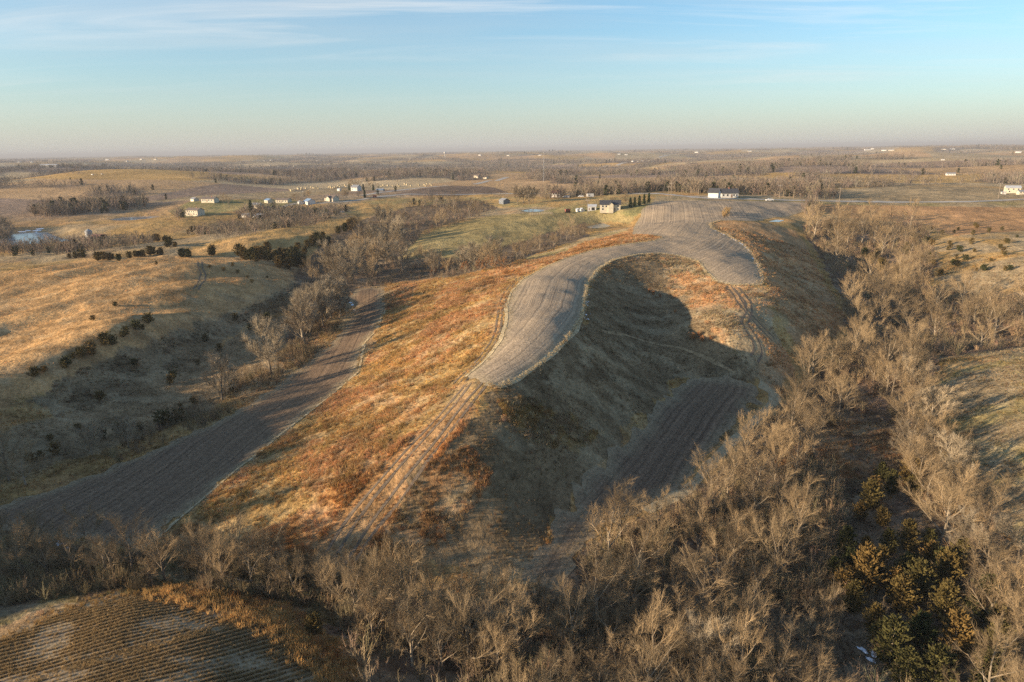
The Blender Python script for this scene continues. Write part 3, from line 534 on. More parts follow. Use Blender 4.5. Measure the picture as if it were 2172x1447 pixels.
def bare_tree(seed, h, spread, twigs=1.0, fork=0.28, lean=0.0, tw=.011, simple=False, leaves=0):
    """tapered trunk with limbs, and a crown of branches and twigs"""
    rnd = random.Random(seed); A = MB(); B = MB(); Lf = MB()
    def path(p, d, L, n, r0, r1, wob, up):
        P = [Vector(p)]; D = Vector(d)
        for i in range(n):
            D = (D + rvec(rnd) * wob + Vector((0, 0, up))).normalized(); P.append(P[-1] + D * (L / n))
        return P, [r0 + (r1 - r0) * i / n for i in range(n + 1)]
    def at(P, f): k = f * (len(P) - 1); i = min(int(k), len(P) - 2); return P[i].lerp(P[i + 1], k - i), (P[i + 1] - P[i]).normalized()
    r0 = h * .022
    tP, tR = path((0, 0, -.4), (lean + rnd.uniform(-.06, .06), rnd.uniform(-.06, .06), 1), h * .52, 5, r0, r0 * .45, .07, .1)
    A.tube(tP, tR, 6 if not simple else 4)
    n1 = rnd.randint(7, 9) if not simple else 5
    for i in range(n1):
        f = fork + (1 - fork) * (i + rnd.random() * .6) / n1; p, td = at(tP, min(f, 1)); az = i * 2.4 + rnd.uniform(-.4, .4)
        til = (1.3 - .72 * f) * spread + rnd.uniform(-.12, .12); d = Vector((math.cos(az) * math.sin(til), math.sin(az) * math.sin(til), math.cos(til)))
        L1 = h * (.50 - .10 * f) * rnd.uniform(.85, 1.15); lP, lR = path(p, d, L1, 4, r0 * .42 * (1.2 - .5 * f), r0 * .10, .13, .09)
        A.tube(lP, lR, 4 if not simple else 3, False)
        n2 = int(rnd.randint(7, 9) * (1 if not simple else .55))
        for j in range(n2):
            f2 = .25 + .75 * (j + rnd.random() * .7) / n2; q, ld = at(lP, min(f2, 1)); d2 = (ld + rvec(rnd, .25) * .75).normalized()
            L2 = L1 * (.52 - .2 * f2) * rnd.uniform(.8, 1.2); bP, bR = path(q, d2, L2, 2, r0 * .14, r0 * .05, .16, .1)
            if simple: B.spike(bP[0], bP[-1], max(r0 * .13, tw * 2.2))
            else: B.tube(bP, bR, 3, False)
            n3 = int((rnd.randint(12, 14) if not simple else 4) * twigs)
            for k in range(n3):
                f3 = .2 + .8 * (k + rnd.random()) / n3; u, bd = at(bP, min(f3, 1)); d3 = (bd + rvec(rnd, .35) * .7).normalized(); L3 = h * .085 * rnd.uniform(.7, 1.4)
                w = u + d3 * L3; B.spike(u, w, tw * (1.3 if not simple else 2.6))
                if not simple:
                    for e in range(4):
                        g = u.lerp(w, rnd.uniform(.2, .85)); B.spike(g, g + (d3 + rvec(rnd, .3) * .8).normalized() * L3 * rnd.uniform(.4, .8), tw * .8)
                for e in range(leaves):
                    g = u.lerp(w, rnd.random()); a = rvec(rnd) * .16; bb = rvec(rnd) * .16; Lf.quad(g, g + a, g + a + bb, g + bb)
    return A, B, Lf
def leaf_bush(seed, h, w, n, tw, leaf=0, stem_n=14):
    rnd = random.Random(seed); A = MB(); B = MB(); Lf = MB()
    for i in range(stem_n):
        az = rnd.random() * 6.28; til = rnd.uniform(.05, .75); d = Vector((math.cos(az) * math.sin(til) * w, math.sin(az) * math.sin(til) * w, math.cos(til)))
        p = Vector((rnd.gauss(0, .12) * w, rnd.gauss(0, .12) * w, -.1)); L = h * rnd.uniform(.6, 1); q = p + d * L * .5; e = q + (d + rvec(rnd) * .2).normalized() * L * .5
        A.tube([p, q, e], [h * .012, h * .008, h * .003], 3, False)
        for j in range(n):
            f = rnd.uniform(.25, 1); u = p.lerp(q, f * 2) if f < .5 else q.lerp(e, f * 2 - 1); x = u + (d + rvec(rnd, .2) * .9).normalized() * h * rnd.uniform(.1, .26); B.spike(u, x, tw)
            for k in range(leaf):
                g = u.lerp(x, rnd.random()); a = rvec(rnd) * h * .05; b = rvec(rnd) * h * .05; Lf.quad(g, g + a, g + a + b, g + b)
    return A, B, Lf
def cedar(seed, h, w, n, size, round_=0.0):
    """evergreen: branches sweeping up from the trunk, each clothed in needle sprays"""
    rnd = random.Random(seed); A = MB(); B = MB(); nb = max(12, n // 16)
    A.tube([(0, 0, -.3), (0, 0, h * .5), (0, 0, h * .96)], [h * .02, h * .012, h * .003], 5, False)
    for i in range(nb):
        f = ((i + rnd.random()) / nb) ** 1.15; az = i * 2.4 + rnd.uniform(-.5, .5); env = ((1 - f) ** (.75 - .4 * round_) * (.6 + .4 * min(1, f * 5)) * w + .12) * rnd.uniform(.62, 1.25)
        o = Vector((math.cos(az), math.sin(az), 0)); p0 = Vector((0, 0, h * (.02 + .9 * f))); rise = rnd.uniform(.35, .8) + .5 * f; tip = p0 + o * env + Vector((0, 0, env * rise)); side = Vector((-o.y, o.x, 0))
        for k in range(16):
            g = 1 - rnd.random() ** 1.6 * .85; u = p0.lerp(tip, g) + side * rnd.gauss(0, .22) * env * (1.15 - g) + rvec(rnd) * size * .18
            d = ((tip - p0).normalized() + rvec(rnd, .3) * .6).normalized(); s = size * rnd.uniform(.5, 1.25) * (1.15 - .4 * g); a = d.cross(rvec(rnd)).normalized() * s * .26; B.quad(u - d * s * .4, u + a, u + d * s * .75, u - a)
    return A, B
PROTO = {}
def reg(key, parts): PROTO[key] = [(nm, mb.mesh(nm, m)) for nm, mb, m in parts if len(mb.f)]
TREES = []
for i, (h, sp, tw, fk, ln) in enumerate([(12, .95, 1, .25, 0), (13, .8, 1, .3, .05), (11, 1.15, 1, .2, -.05), (14, .7, .9, .35, 0), (10, 1.05, 1.1, .22, .08), (12, .9, .8, .3, -.1), (9, 1.2, 1, .15, 0), (11, .75, 1, .28, .03)]):
    A, B, _ = bare_tree(100 + i, h, sp, tw, fk, ln); reg('bare%d' % i, [('trunk', A, m_bark), ('crown', B, m_twig)]); TREES.append(h)
A, B, _ = bare_tree(140, 12, .9, 1.6, .12, 0, .024); reg('pale0', [('trunk', A, m_bark), ('crown', B, m_twig_grey)])
A, B, _ = bare_tree(141, 11, .6, 1.4, .15, 0, .024); reg('pale1', [('trunk', A, m_bark), ('crown', B, m_twig_grey)])
A, B, _ = bare_tree(142, 13, .8, 1.4, .22, 0, .024); reg('pale2', [('trunk', A, m_bark), ('crown', B, m_twig_grey)])
A, B, L_ = bare_tree(150, 6, 1.0, .7, .2, 0, .014, False, 2); reg('leafy0', [('trunk', A, m_bark), ('crown', B, m_twig), ('dead_leaves', L_, m_leaf_rust)])
for i, (h, w) in enumerate([(6, 2.0), (6.6, 2.3), (5.2, 2.1), (7.2, 2.2)]):
    A, B = cedar(200 + i, h, w, 2600, .5, .35); reg('cedar%d' % i, [('trunk', A, m_bark), ('crown', B, m_cedar)])
for i, (h, w) in enumerate([(2.6, 1.4), (2.0, 1.3)]):
    A, B = cedar(220 + i, h, w, 700, .42, 1.0); reg('bush%d' % i, [('stem', A, m_bark), ('foliage', B, m_cedar)])
for i, (h, w) in enumerate([(5, 2.3), (4.2, 2.4)]):
    A, B = cedar(210 + i, h, w, 1500, .62, .8); reg('rcedar%d' % i, [('trunk', A, m_bark), ('crown', B, m_cedar)])
A, B = cedar(230, 11, 2.4, 1800, .8); reg('spruce0', [('trunk', A, m_bark), ('crown', B, m_spruce)])
A, B, L_ = leaf_bush(240, 2.2, 1.2, 16, .012, 3); reg('rustbush0', [('stems', A, m_bark), ('twigs', B, m_twig), ('dead_leaves', L_, m_leaf_rust)])
A, B, L_ = leaf_bush(241, 2.2, 1.2, 18, .012, 4); reg('tawny0', [('stems', A, m_bark), ('twigs', B, m_twig), ('dead_leaves', L_, obj_var('tawny_leaf', (.36, .25, .12), (.33, .22, .10), nscale=.6))])
def plant(key, name, x, y, h_scale, label, cat, group, rz=None, sink=0.0):
    if key.startswith('pale') and name == 'bare_tree': name = 'cottonwood_tree'
    if 'bare' in key or 'pale' in key: h_scale *= .92 if y < 300 else 1.0
    o = empty(name, (x, y, float(H(x, y)) - sink), random.uniform(0, 6.28) if rz is None else rz, h_scale)
    for nm, me in PROTO[key]:
        c = bpy.data.objects.new(nm, me); COL.objects.link(c); c.parent = o
    return tag(o, label, cat, group)
# ------------------------------------------------------------------ scattered cover made of instances (kind = stuff)
def scatter(name, P, rot, scl, tint, protos, pick, label):
    me = bpy.data.meshes.new(name); me.vertices.add(len(P)); me.vertices.foreach_set('co', np.asarray(P, np.float32).ravel())
    for nm, ty, key, arr in (('rot', 'FLOAT_VECTOR', 'vector', rot), ('scl', 'FLOAT_VECTOR', 'vector', scl), ('tint', 'FLOAT_COLOR', 'color', np.concatenate([tint, np.ones((len(tint), 1))], 1))):
        a = me.attributes.new(nm, ty, 'POINT'); a.data.foreach_set(key, np.asarray(arr, np.float32).ravel())
    a = me.attributes.new('pick', 'INT', 'POINT'); a.data.foreach_set('value', np.asarray(pick, np.int32)); me.update()
    o = put(name, me); tag(o, label, kind='stuff'); ng = bpy.data.node_groups.new(name, 'GeometryNodeTree'); ng.is_modifier = True
    ng.interface.new_socket('Geometry', in_out='INPUT', socket_type='NodeSocketGeometry'); ng.interface.new_socket('Geometry', in_out='OUTPUT', socket_type='NodeSocketGeometry')
    gi = ng.nodes.new('NodeGroupInput'); go = ng.nodes.new('NodeGroupOutput'); iop = ng.nodes.new('GeometryNodeInstanceOnPoints'); g2i = ng.nodes.new('GeometryNodeGeometryToInstance')
    for me_ in reversed(protos):
        po = bpy.data.objects.new(name + '_pattern', me_); oi = ng.nodes.new('GeometryNodeObjectInfo'); oi.inputs['Object'].default_value = po; ng.links.new(oi.outputs['Geometry'], g2i.inputs[0])
    def na(nm, ty):
        n = ng.nodes.new('GeometryNodeInputNamedAttribute'); n.data_type = ty; n.inputs['Name'].default_value = nm; return next(s for s in n.outputs if s.enabled and s.name == 'Attribute')
    e2r = ng.nodes.new('FunctionNodeEulerToRotation'); ng.links.new(na('rot', 'FLOAT_VECTOR'), e2r.inputs[0])
    ng.links.new(gi.outputs[0], iop.inputs['Points']); ng.links.new(g2i.outputs[0], iop.inputs['Instance']); iop.inputs['Pick Instance'].default_value = True
    ng.links.new(na('pick', 'INT'), iop.inputs['Instance Index']); ng.links.new(e2r.outputs[0], iop.inputs['Rotation']); ng.links.new(na('scl', 'FLOAT_VECTOR'), iop.inputs['Scale'])
    ng.links.new(iop.outputs[0], go.inputs[0]); md = o.modifiers.new('scatter', 'NODES'); md.node_group = ng; return o
m_tuft, t, b = mat('grass_blade', rough=1.0, spec=0.0); oi_ = t.nodes.new('ShaderNodeObjectInfo')
t.links.new(value_mul(t, attr(t, 'tint', 'INSTANCER').outputs['Color'], rng(t, oi_.outputs['Random'], 0, 1, 1.1, 1.6)), b.inputs['Base Color'])
tr_ = t.nodes.new('ShaderNodeBsdfTranslucent'); mx_ = t.nodes.new('ShaderNodeMixShader'); mx_.inputs[0].default_value = .45; t.links.new(b.inputs['Base Color'].links[0].from_socket, tr_.inputs[0])
t.links.new(b.outputs[0], mx_.inputs[1]); t.links.new(tr_.outputs[0], mx_.inputs[2]); t.links.new(mx_.outputs[0], t.nodes['Material Output'].inputs[0])
m_brush, t, b = mat('brush_stem', rough=1.0, spec=0.0); t.links.new(attr(t, 'tint', 'INSTANCER').outputs['Color'], b.inputs['Base Color'])
def tuft(seed, n, w, h=1.0, lean=.45):
    rnd = random.Random(seed); mb = MB()
    for i in range(n):
        az = rnd.random() * 6.28; r = rnd.random() ** .5 * .28; p = Vector((math.cos(az) * r, math.sin(az) * r, -.05)); a2 = rnd.random() * 6.28; l = rnd.uniform(.1, 1) * lean
        q = p + Vector((math.cos(a2) * l, math.sin(a2) * l, h * rnd.uniform(.6, 1))); s = Vector((-math.sin(a2 + rnd.uniform(-1, 1)), math.cos(a2), 0)) * w
        mid = p.lerp(q, .55) + Vector((0, 0, .08)); mb.quad(p - s, p + s, mid + s * .8, q, mid - s * .8)
    return mb.mesh('tuft', m_tuft)
TUFTS = [tuft(1, 17, .022), tuft(2, 15, .025), tuft(3, 19, .02, .85, .6)]
def brush_proto(seed, h, n, tw, stem_n):
    A, B, _ = leaf_bush(seed, h, 1.0, n, tw, 0, stem_n); n0 = len(A.v); A.v += B.v; A.f += [tuple(i + n0 for i in f) for f in B.f]; return A.mesh('brush', m_brush)
BRUSH = [brush_proto(300, 3.0, 14, .014, 12), brush_proto(301, 2.4, 16, .014, 10)]
def far_proto(seed, h, sp, n):
    A, B, _ = bare_tree(seed, h, sp, .9, .2, 0, .03, True); n0 = len(A.v); A.v += B.v; A.f += [tuple(i + n0 for i in f) for f in B.f]; return A.mesh('tree', m_brush)
FAR = [far_proto(310, 10, 1.0, 0), far_proto(311, 11, .85, 0), far_proto(312, 9, 1.15, 0)]
def blob_proto(seed):
    """far-off evergreen"""
    A, B = cedar(seed, 7, 1.9, 160, 1.5); return B.mesh('evergreen', m_brush)
FARC = [blob_proto(320)]
# ------------------------------------------------------------------ individual trees, zone by zone
def sample_poly(poly, n, mind, rng_, tries=60):
    W = wpoly(poly); lo = W.min(0); hi = W.max(0); P = []
    for _ in range(n * tries):
        if len(P) >= n: break
        p = lo + rng_.random(2) * (hi - lo)
        if not inside(p[:1], p[1:], W)[0]: continue
        if all((p[0] - q[0]) ** 2 + (p[1] - q[1]) ** 2 > mind * mind for q in P): P.append(p)
    return P
zr = np.random.default_rng(21); BARE = ['bare%d' % i for i in range(8)]
def zone(poly, n, mind, keys, smin, smax, name, label, cat, group, seed=None):
    P = sample_poly(poly, n, mind, zr)
    if not P: return
    q = np.array(P); S = zr.uniform(smin, smax, len(P)); u, v = project(q[:, 0], q[:, 1], H(q[:, 0], q[:, 1])); w1, rest = label.split(' ', 1); sp = {}
    for k, i in (('leftmost', u.argmin()), ('rightmost', u.argmax()), ('nearest', v.argmax()), ('farthest', v.argmin()), ('tallest', S.argmax())):
        if int(i) not in sp and len(P) > 4: sp[int(i)] = '%s %s' % (k, label)
    LOOK = {'bare0': 'round-crowned', 'bare1': 'upright', 'bare2': 'wide-spreading', 'bare3': 'slim', 'bare4': 'low-forked', 'bare5': 'leaning', 'bare6': 'squat', 'bare7': 'narrow', 'pale0': 'fan-crowned', 'pale1': 'narrow-crowned', 'pale2': 'vase-shaped', 'cedar0': 'conical', 'cedar1': 'broad', 'cedar2': 'stubby', 'cedar3': 'tapering', 'rcedar0': 'rounded', 'rcedar1': 'squat'}
    q3 = np.quantile(S, [.34, .67])
    for i, p in enumerate(P):
        if len(P) > 4 and i == int(S.argmax()): S[i] *= 1.1
        kk = keys[int(zr.integers(len(keys)))]; sw = 'small' if S[i] < q3[0] else 'middling' if S[i] < q3[1] else 'large'
        plant(kk, name, p[0], p[1], float(S[i]), sp.get(i, sw + ' ' + LOOK[kk] + ' ' + label.replace('tall slim ', '').replace('low bare', 'bare') if len(label.split()) < 15 else label), cat, group)
def spot(key, name, px, py, s, label, cat, group=None, dy=0, rz=None):
    p = gpt(px, py); return plant(key, name, p[0], p[1], s, label, cat, group, rz)
T = 'bare_tree'
# the long wood on the right
zone([(1700, 480), (1830, 470), (1960, 475), (1985, 560), (1950, 620), (1850, 660), (1800, 640), (1770, 570)], 40, 5, BARE, .9, 1.25, T, 'bare brown tree in the upper wood below the rust plateau', 'tree', 'upper right wood')
zone([(1800, 640), (1850, 660), (1950, 620), (2180, 645), (2200, 720), (2010, 745), (1900, 760), (1810, 730)], 32, 5, BARE, .85, 1.2, T, 'bare brown tree in the middle wood below the gold hill', 'tree', 'middle right wood')
zone([(1720, 790), (1810, 730), (1900, 760), (1960, 770), (1920, 830), (1840, 860), (1760, 900), (1680, 890)], 22, 4.5, BARE, .75, 1.1, T, 'bare tan tree at the neck of the wood beside the rust spur', 'tree', 'trees at the neck of the wood')
zone([(1620, 930), (1680, 890), (1750, 900), (1730, 980), (1640, 1040), (1560, 1080), (1480, 1110), (1500, 1060), (1560, 1000)], 26, 3.6, BARE, .65, .95, T, 'bare tan tree in the strip of wood along the pale lane', 'tree', 'trees along the pale lane')
zone([(1880, 850), (1960, 840), (2020, 1000), (2110, 1130), (2180, 1240), (2180, 1400), (2080, 1290), (1990, 1150), (1930, 1030)], 30, 3.6, ['bare0', 'bare2', 'bare4', 'pale0', 'bare6'], .75, 1.05, T, 'pale crowded tree in the dense tree line below the right slope', 'tree', 'dense tree line below the right slope')
zone([(1290, 1150), (1400, 1120), (1560, 1090), (1640, 1060), (1700, 1130), (1690, 1260), (1560, 1300), (1420, 1260), (1280, 1230)], 24, 4.2, BARE, .7, 1.0, T, 'bare grey-brown tree in the lower wood beside the shaded hollow field', 'tree', 'lower wood')
zone([(720, 1290), (860, 1280), (1000, 1310), (1120, 1340), (1120, 1440), (980, 1440), (820, 1400)], 26, 3.2, ['bare1', 'bare3', 'bare5', 'bare7', 'bare0'], .7, .95, T, 'tall slim bare tree in the bottom wood right of the stubble field', 'tree', 'bottom centre wood')
zone([(1150, 1330), (1300, 1300), (1450, 1320), (1640, 1330), (1760, 1320), (1760, 1600), (1100, 1600), (1120, 1440)], 26, 4.0, BARE, .65, .95, T, 'bare tree in the thin wood along the bottom edge', 'tree', 'bottom edge wood')
zone([(2060, 1330), (2180, 1330), (2300, 1500), (2100, 1600)], 7, 4, ['bare4', 'bare2', 'bare0'], .75, 1.0, T, 'bare tan tree in the bottom right corner', 'tree', 'bottom right corner trees')
# lower-left gully
for px, py, s, l in ((30, 1215, .62, 'dark bare tree at the left edge beside the lower gully'), (140, 1205, .6, 'bare tree leaning over snow specks in the lower gully'), (240, 1225, .6, 'yellowish bare tree above the stubble field'), (318, 1235, .55, 'small twiggy tree where the stubble field begins'), (500, 1215, .6, 'bare tree at the foot of the rust slope, left of a pair'), (565, 1215, .68, 'bare tree at the foot of the rust slope, right of a pair'), (430, 1225, .45, 'low bare tree between the gully and the rust slope'), (660, 1240, .5, 'low bare tree below the end of the rutted track')):
    spot(BARE[int(px) % 8], T, px, py, s, l, 'tree')
zone([(-20, 1130), (130, 1150), (260, 1190), (400, 1185), (520, 1195), (690, 1225), (690, 1275), (560, 1255), (380, 1235), (200, 1225), (0, 1225)], 28, 3.4, BARE, .55, .82, T, 'bare twiggy tree in the belt between the rust slope and the stubble field', 'tree', 'tree belt above the stubble field')
# west creek
spot('pale0', T, 575, 795, 1.55, 'pale round-crowned tree, brightest beside the dark valley field', 'tree'); spot('pale1', T, 470, 848, 1.25, 'slim pale tree standing alone left of the round-crowned tree', 'tree')
spot('bare3', T, 20, 1020, .95, 'bare forked tree at the left edge below the valley flat', 'tree'); spot('bare0', T, 55, 1030, .8, 'lower bare tree beside the forked tree at the left edge', 'tree')
zone([(640, 745), (730, 670), (715, 640), (640, 690)], 16, 2.8, ['pale2', 'pale0', 'bare4', 'pale0'], 1.0, 1.35, T, 'bare creek tree beside the upper end of the valley field', 'tree', 'creek trees by the valley field')
zone([(200, 985), (340, 920), (450, 865), (560, 800), (640, 745), (630, 735), (540, 790), (430, 850), (320, 905), (180, 970)], 12, 6, ['bare4', 'bare6', 'pale2'], .4, .7, T, 'low bare tree in the brush line along the left edge of the valley field', 'tree', 'brush line trees by the valley field')
zone([(620, 610), (700, 560), (760, 500), (830, 470), (850, 520), (820, 560), (800, 600), (720, 610)], 38, 4.5, BARE + ['pale2', 'pale0'], .85, 1.25, T, 'grey bare tree in the dark creek wood behind the rust hill', 'tree', 'dark creek wood')
zone([(830, 590), (860, 565), (960, 560), (1080, 545), (1070, 570), (950, 582)], 18, 4, ['pale0', 'pale2', 'bare0', 'bare4'], .8, 1.15, T, 'pale bare tree in the row beyond the crest of the rust hill', 'tree', 'row beyond the rust hill')
zone([(1080, 540), (1150, 515), (1230, 485), (1260, 490), (1180, 525), (1100, 555)], 12, 4.5, BARE, .55, .85, T, 'low bare tree in the draw below the farm pond', 'tree', 'draw below the farm pond')
zone([(850, 470), (920, 440), (1010, 430), (1060, 445), (960, 470), (900, 500)], 12, 5, BARE, .65, .95, T, 'bare tree in the draw left of the olive pasture', 'tree', 'draw left of the pasture')
for px, py in ((1098, 434), (1110, 433), (1122, 434), (1131, 432)): spot('pale2', T, px, py, 1.15, 'tall pale cottonwood in the clump behind the dark barn', 'tree', 'cottonwood clump by the barn')
for px, py, s in ((710, 590, 1.5), (800, 565, 1.35)): spot('pale0', T, px, py, s, 'big pale tree rising over the dark creek wood, %s of two' % ('left' if px < 750 else 'right'), 'tree')
spot('bare1', T, 1790, 800, .9, 'slim broken-topped tree above the pale lane', 'tree')
for px, py, k, s, l in ((1270, 1330, 'bare1', .95, 'tall forked tree at bottom centre beside the fan-crowned tree'), (1330, 1310, 'bare0', .95, 'fan-crowned tree at bottom centre below the hollow field'), (1500, 1440, 'pale2', .8, 'pale forked tree catching the sun at the bottom edge'), (1140, 1300, 'bare7', .6, 'thin small tree beside the lower end of the hollow field'), (1960, 760, 'bare4', .7, 'lone small tree at the edge of the right slope'), (2080, 735, 'bare0', .7, 'lone round tree above the right slope'), (1990, 905, 'bare6', .7, 'small pale tree on the upper part of the right slope'), (2050, 1010, 'bare4', .55, 'small bare tree low on the right slope')):
    spot(k, T, px, py, s, l, 'tree')
# red cedars
CED = ['cedar%d' % i for i in range(4)]
zone([(1760, 1190), (1900, 1150), (1990, 1160), (2060, 1250), (2120, 1360), (2100, 1480), (1900, 1480), (1850, 1400), (1760, 1290)], 38, 2.6, CED, .55, 1.0, 'cedar_tree', 'green and rusty cedar in the dense cedar stand at lower right', 'cedar', 'lower right cedar stand')
zone([(1800, 1020), (1920, 1010), (1960, 1090), (1900, 1140), (1820, 1110)], 8, 3, CED, .6, .9, 'cedar_tree', 'dark cedar in the shaded group between the glade and the tree line', 'cedar', 'shaded cedars by the glade')
zone([(500, 545), (560, 535), (640, 545), (700, 520), (760, 480), (700, 500), (620, 530), (660, 590), (560, 560)], 46, 2.6, ['rcedar0', 'rcedar1', 'cedar2'], .8, 1.25, 'cedar_tree', 'dark cedar in the belt between the two golden hills', 'cedar', 'cedars between the golden hills')
zone([(1820, 545), (1930, 540), (1910, 590), (1830, 590)], 8, 4, CED, .7, .9, 'cedar_tree', 'dark cedar inside the upper right wood', 'cedar', 'cedars in the upper right wood')
zone([(440, 845), (480, 840), (740, 650), (700, 640)], 0, 3, CED, .5, .7, 'cedar_tree', 'dark cedar by the creek', 'cedar', 'creek cedars')
spot('cedar2', 'cedar_tree', 668, 1345, .55, 'small green cedar at the right edge of the stubble field', 'cedar')
spot('cedar0', 'cedar_tree', 493, 830, .45, 'small dark cedar behind the slim pale tree', 'cedar')
CLUMPS = [((245, 552), (60, 4), 7, 'cedar clumps on the crest of the golden left hill', 'dark round cedar in the crest clump of the golden left hill'), ((300, 545), (30, 5), 5, None, None), ((345, 540), (40, 3), 5, None, None),
 ((395, 545), (40, 3), 5, 'low cedars along the fold behind the left hill', 'low dark cedar along the fold behind the left hill'), ((450, 540), (40, 3), 5, None, None), ((360, 522), (30, 4), 4, 'cedars on the fold near the pond', 'dark cedar on the bare fold below the pond'), ((160, 545), (40, 6), 5, None, None), ((135, 530), (20, 4), 3, None, None), ((420, 495), (40, 8), 8, 'cedars below the cream walkout house', 'dark cedar in the belt below the cream walkout house'), ((340, 512), (40, 4), 6, None, None)]
lastg = lastl = None
for (cx_, cy__), (sx, sy), n, g, l in CLUMPS:
    lastg, lastl = g or lastg, l or lastl
    for i in range(n): spot('rcedar%d' % (i % 2), 'cedar_tree', cx_ + zr.normal() * sx * .27, cy__ + zr.normal() * sy * .4, float(zr.uniform(.45, .9)), lastl, 'cedar', lastg)
BU = ['bush0', 'bush1']
for px, py, s, l in ((349, 905, 1.5, 'largest dark bush on the creek bank left of the valley field'), (380, 895, 1.1, 'dark bush hugging the largest creek-bank bush'), (260, 925, 1.15, 'round dark bush left of the largest creek-bank bush'), (298, 915, .7, 'small dark bush between two larger creek-bank bushes'), (218, 930, .85, 'dark bush at the left end of the creek-bank row'), (118, 965, .95, 'dark bush on the valley flat near the left edge trees'), (88, 975, .7, 'small dark bush close to the left edge trees'), (65, 980, .8, 'dark bush touching the left edge trees'), (107, 935, .6, 'small lone dark bush on the shaded valley flat'), (165, 912, .6, 'low dark bush alone on the grass above the creek row'), (413, 858, .85, 'upright dark bush left of the slim pale tree'), (384, 870, .6, 'small dark bush beside the upright one'), (213, 850, 1.0, 'flat dark bush where the bank meets the valley flat'), (75, 800, 1.1, 'dark cedar bush on the golden slope at far left'), (95, 790, .7, 'small bush beside the far-left cedar bush'), (362, 815, .9, 'dark bush pair on the valley flat, lower one'), (367, 803, .9, 'dark bush pair on the valley flat, upper one'), (285, 775, .8, 'dark bush under the shaded bank'), (466, 745, .85, 'round dark bush on the flat left of the round-crowned tree'), (436, 725, .9, 'dark bush on the shaded bank above the round one'), (420, 775, .6, 'tiny dark bush in the middle of the valley flat'), (567, 680, 1.1, 'upright dark bush under the end of the left hill'), (500, 680, .9, 'dark bush on the shaded bank left of the upright one'), (530, 700, .7, 'small dark bush below the end of the left hill')):
    spot(BU[int(px) % 2], 'cedar_bush', px, py, s, l, 'bush', 'dark bushes in the left valley')
for i in range(14): spot(BU[i % 2], 'cedar_bush', 130 + i * 14 + zr.normal() * 5, 777 - i * 6.5 + zr.normal() * 5, float(zr.uniform(.6, 1.3)), 'dark bush in the line along the foot of the golden left hill', 'bush', 'bush line at the foot of the left hill')
for px, py in ((332, 562), (445, 568), (494, 565), (475, 575), (505, 580), (525, 590), (567, 590), (535, 600), (197, 680), (245, 650)): spot(BU[px % 2], 'cedar_bush', px, py, float(zr.uniform(.35, .7)), 'small dark cedar dotted on the golden left hill', 'bush', 'dots on the golden left hill')
for i in range(46):
    u = zr.random(); px = 1965 + 200 * zr.random() ** 1.4; py = 475 + 110 * zr.random()
    sz = float(zr.uniform(.4, 1.1)); spot(BU[i % 2], 'cedar_bush', px, py, sz, ('tiny' if sz < .6 else 'small' if sz < .85 else 'larger') + (' upper' if py < 515 else ' middle' if py < 550 else ' lower') + (' left' if px < 2030 else ' right') + ' dark bush sprinkled on the gold hill beyond the right wood', 'bush', 'bushes on the far right gold hill')
for px, py, s in ((1472, 722, 1.0), (1490, 725, .9), (1505, 722, .7), (1480, 715, .8)): spot('rustbush0', 'shrub', px, py, s, 'rust-leaved shrub in the cluster at the edge of the bowl', 'shrub', 'rust shrub cluster by the spur')
for px, py, s in ((1375, 622, .7), (1385, 628, .8), (1400, 632, .7), (1432, 664, .6)): spot('rustbush0', 'shrub', px, py, s, 'small rust shrub in the shade below the curve of the field', 'shrub', 'small rust shrubs in the bowl')
for px, py, s in ((945, 578, .9), (985, 577, .8), (1020, 576, .9), (1040, 572, 1.0), (1065, 568, .8), (920, 582, .7)): spot('leafy0', 'oak_tree', px, py, s, 'small oak keeping rust leaves in front of the pale row', 'tree', 'rust-leaved oaks by the pale row')
for px, py in ((533, 452), (741, 404), (771, 404), (792, 405), (774, 420), (1376, 431), (1366, 434), (1356, 437), (1346, 440), (1337, 441)):
    lab = {533: 'dark spruce beside the grey-roofed house among the trees', 741: 'left spruce of three round the white farmhouse', 771: 'middle spruce of three round the white farmhouse', 792: 'right spruce of three round the white farmhouse', 774: 'lone spruce where the lane meets the road'}.get(px, 'dark spruce in the windbreak row right of the farmhouse')
    spot('spruce0', 'spruce_tree', px, py, .95 if px < 700 else (.7 if px < 1000 else .6), lab, 'spruce', 'windbreak row by the farmhouse' if px > 1000 else None)
for i, f in enumerate(np.linspace(0, 1, 4)): spot('tawny0', 'shrub', 1536 + 8 * f, 462 - 11 * f, 1.7, 'tawny shrub of the clump left standing in the ridge field', 'shrub', 'tawny clump in the ridge field')
# yard and roadside trees
YARD = [(485, 437, .9), (475, 435, .8), (622, 425, .8), (630, 425, .9), (650, 424, .8), (655, 424, .9), (728, 423, .9), (735, 423, .8), (762, 420, .6), (680, 418, .5), (745, 400, 1), (752, 400, 1), (760, 400, 1), (782, 400, 1), (787, 400, .9), (800, 400, .7), (1270, 440, .8), (1330, 436, .7), (1320, 436, .7), (1245, 440, .7), (1300, 434, .6)]
for px, py, s in YARD: spot(BARE[px % 8], T, px, py, s, 'bare yard tree beside the %s' % ('valley houses on the left' if px < 700 else 'white farmhouse near the hay bales' if px < 900 else 'cream farmhouse by the ridge field'), 'tree', 'yard trees %d' % (0 if px < 700 else 1 if px < 900 else 2))
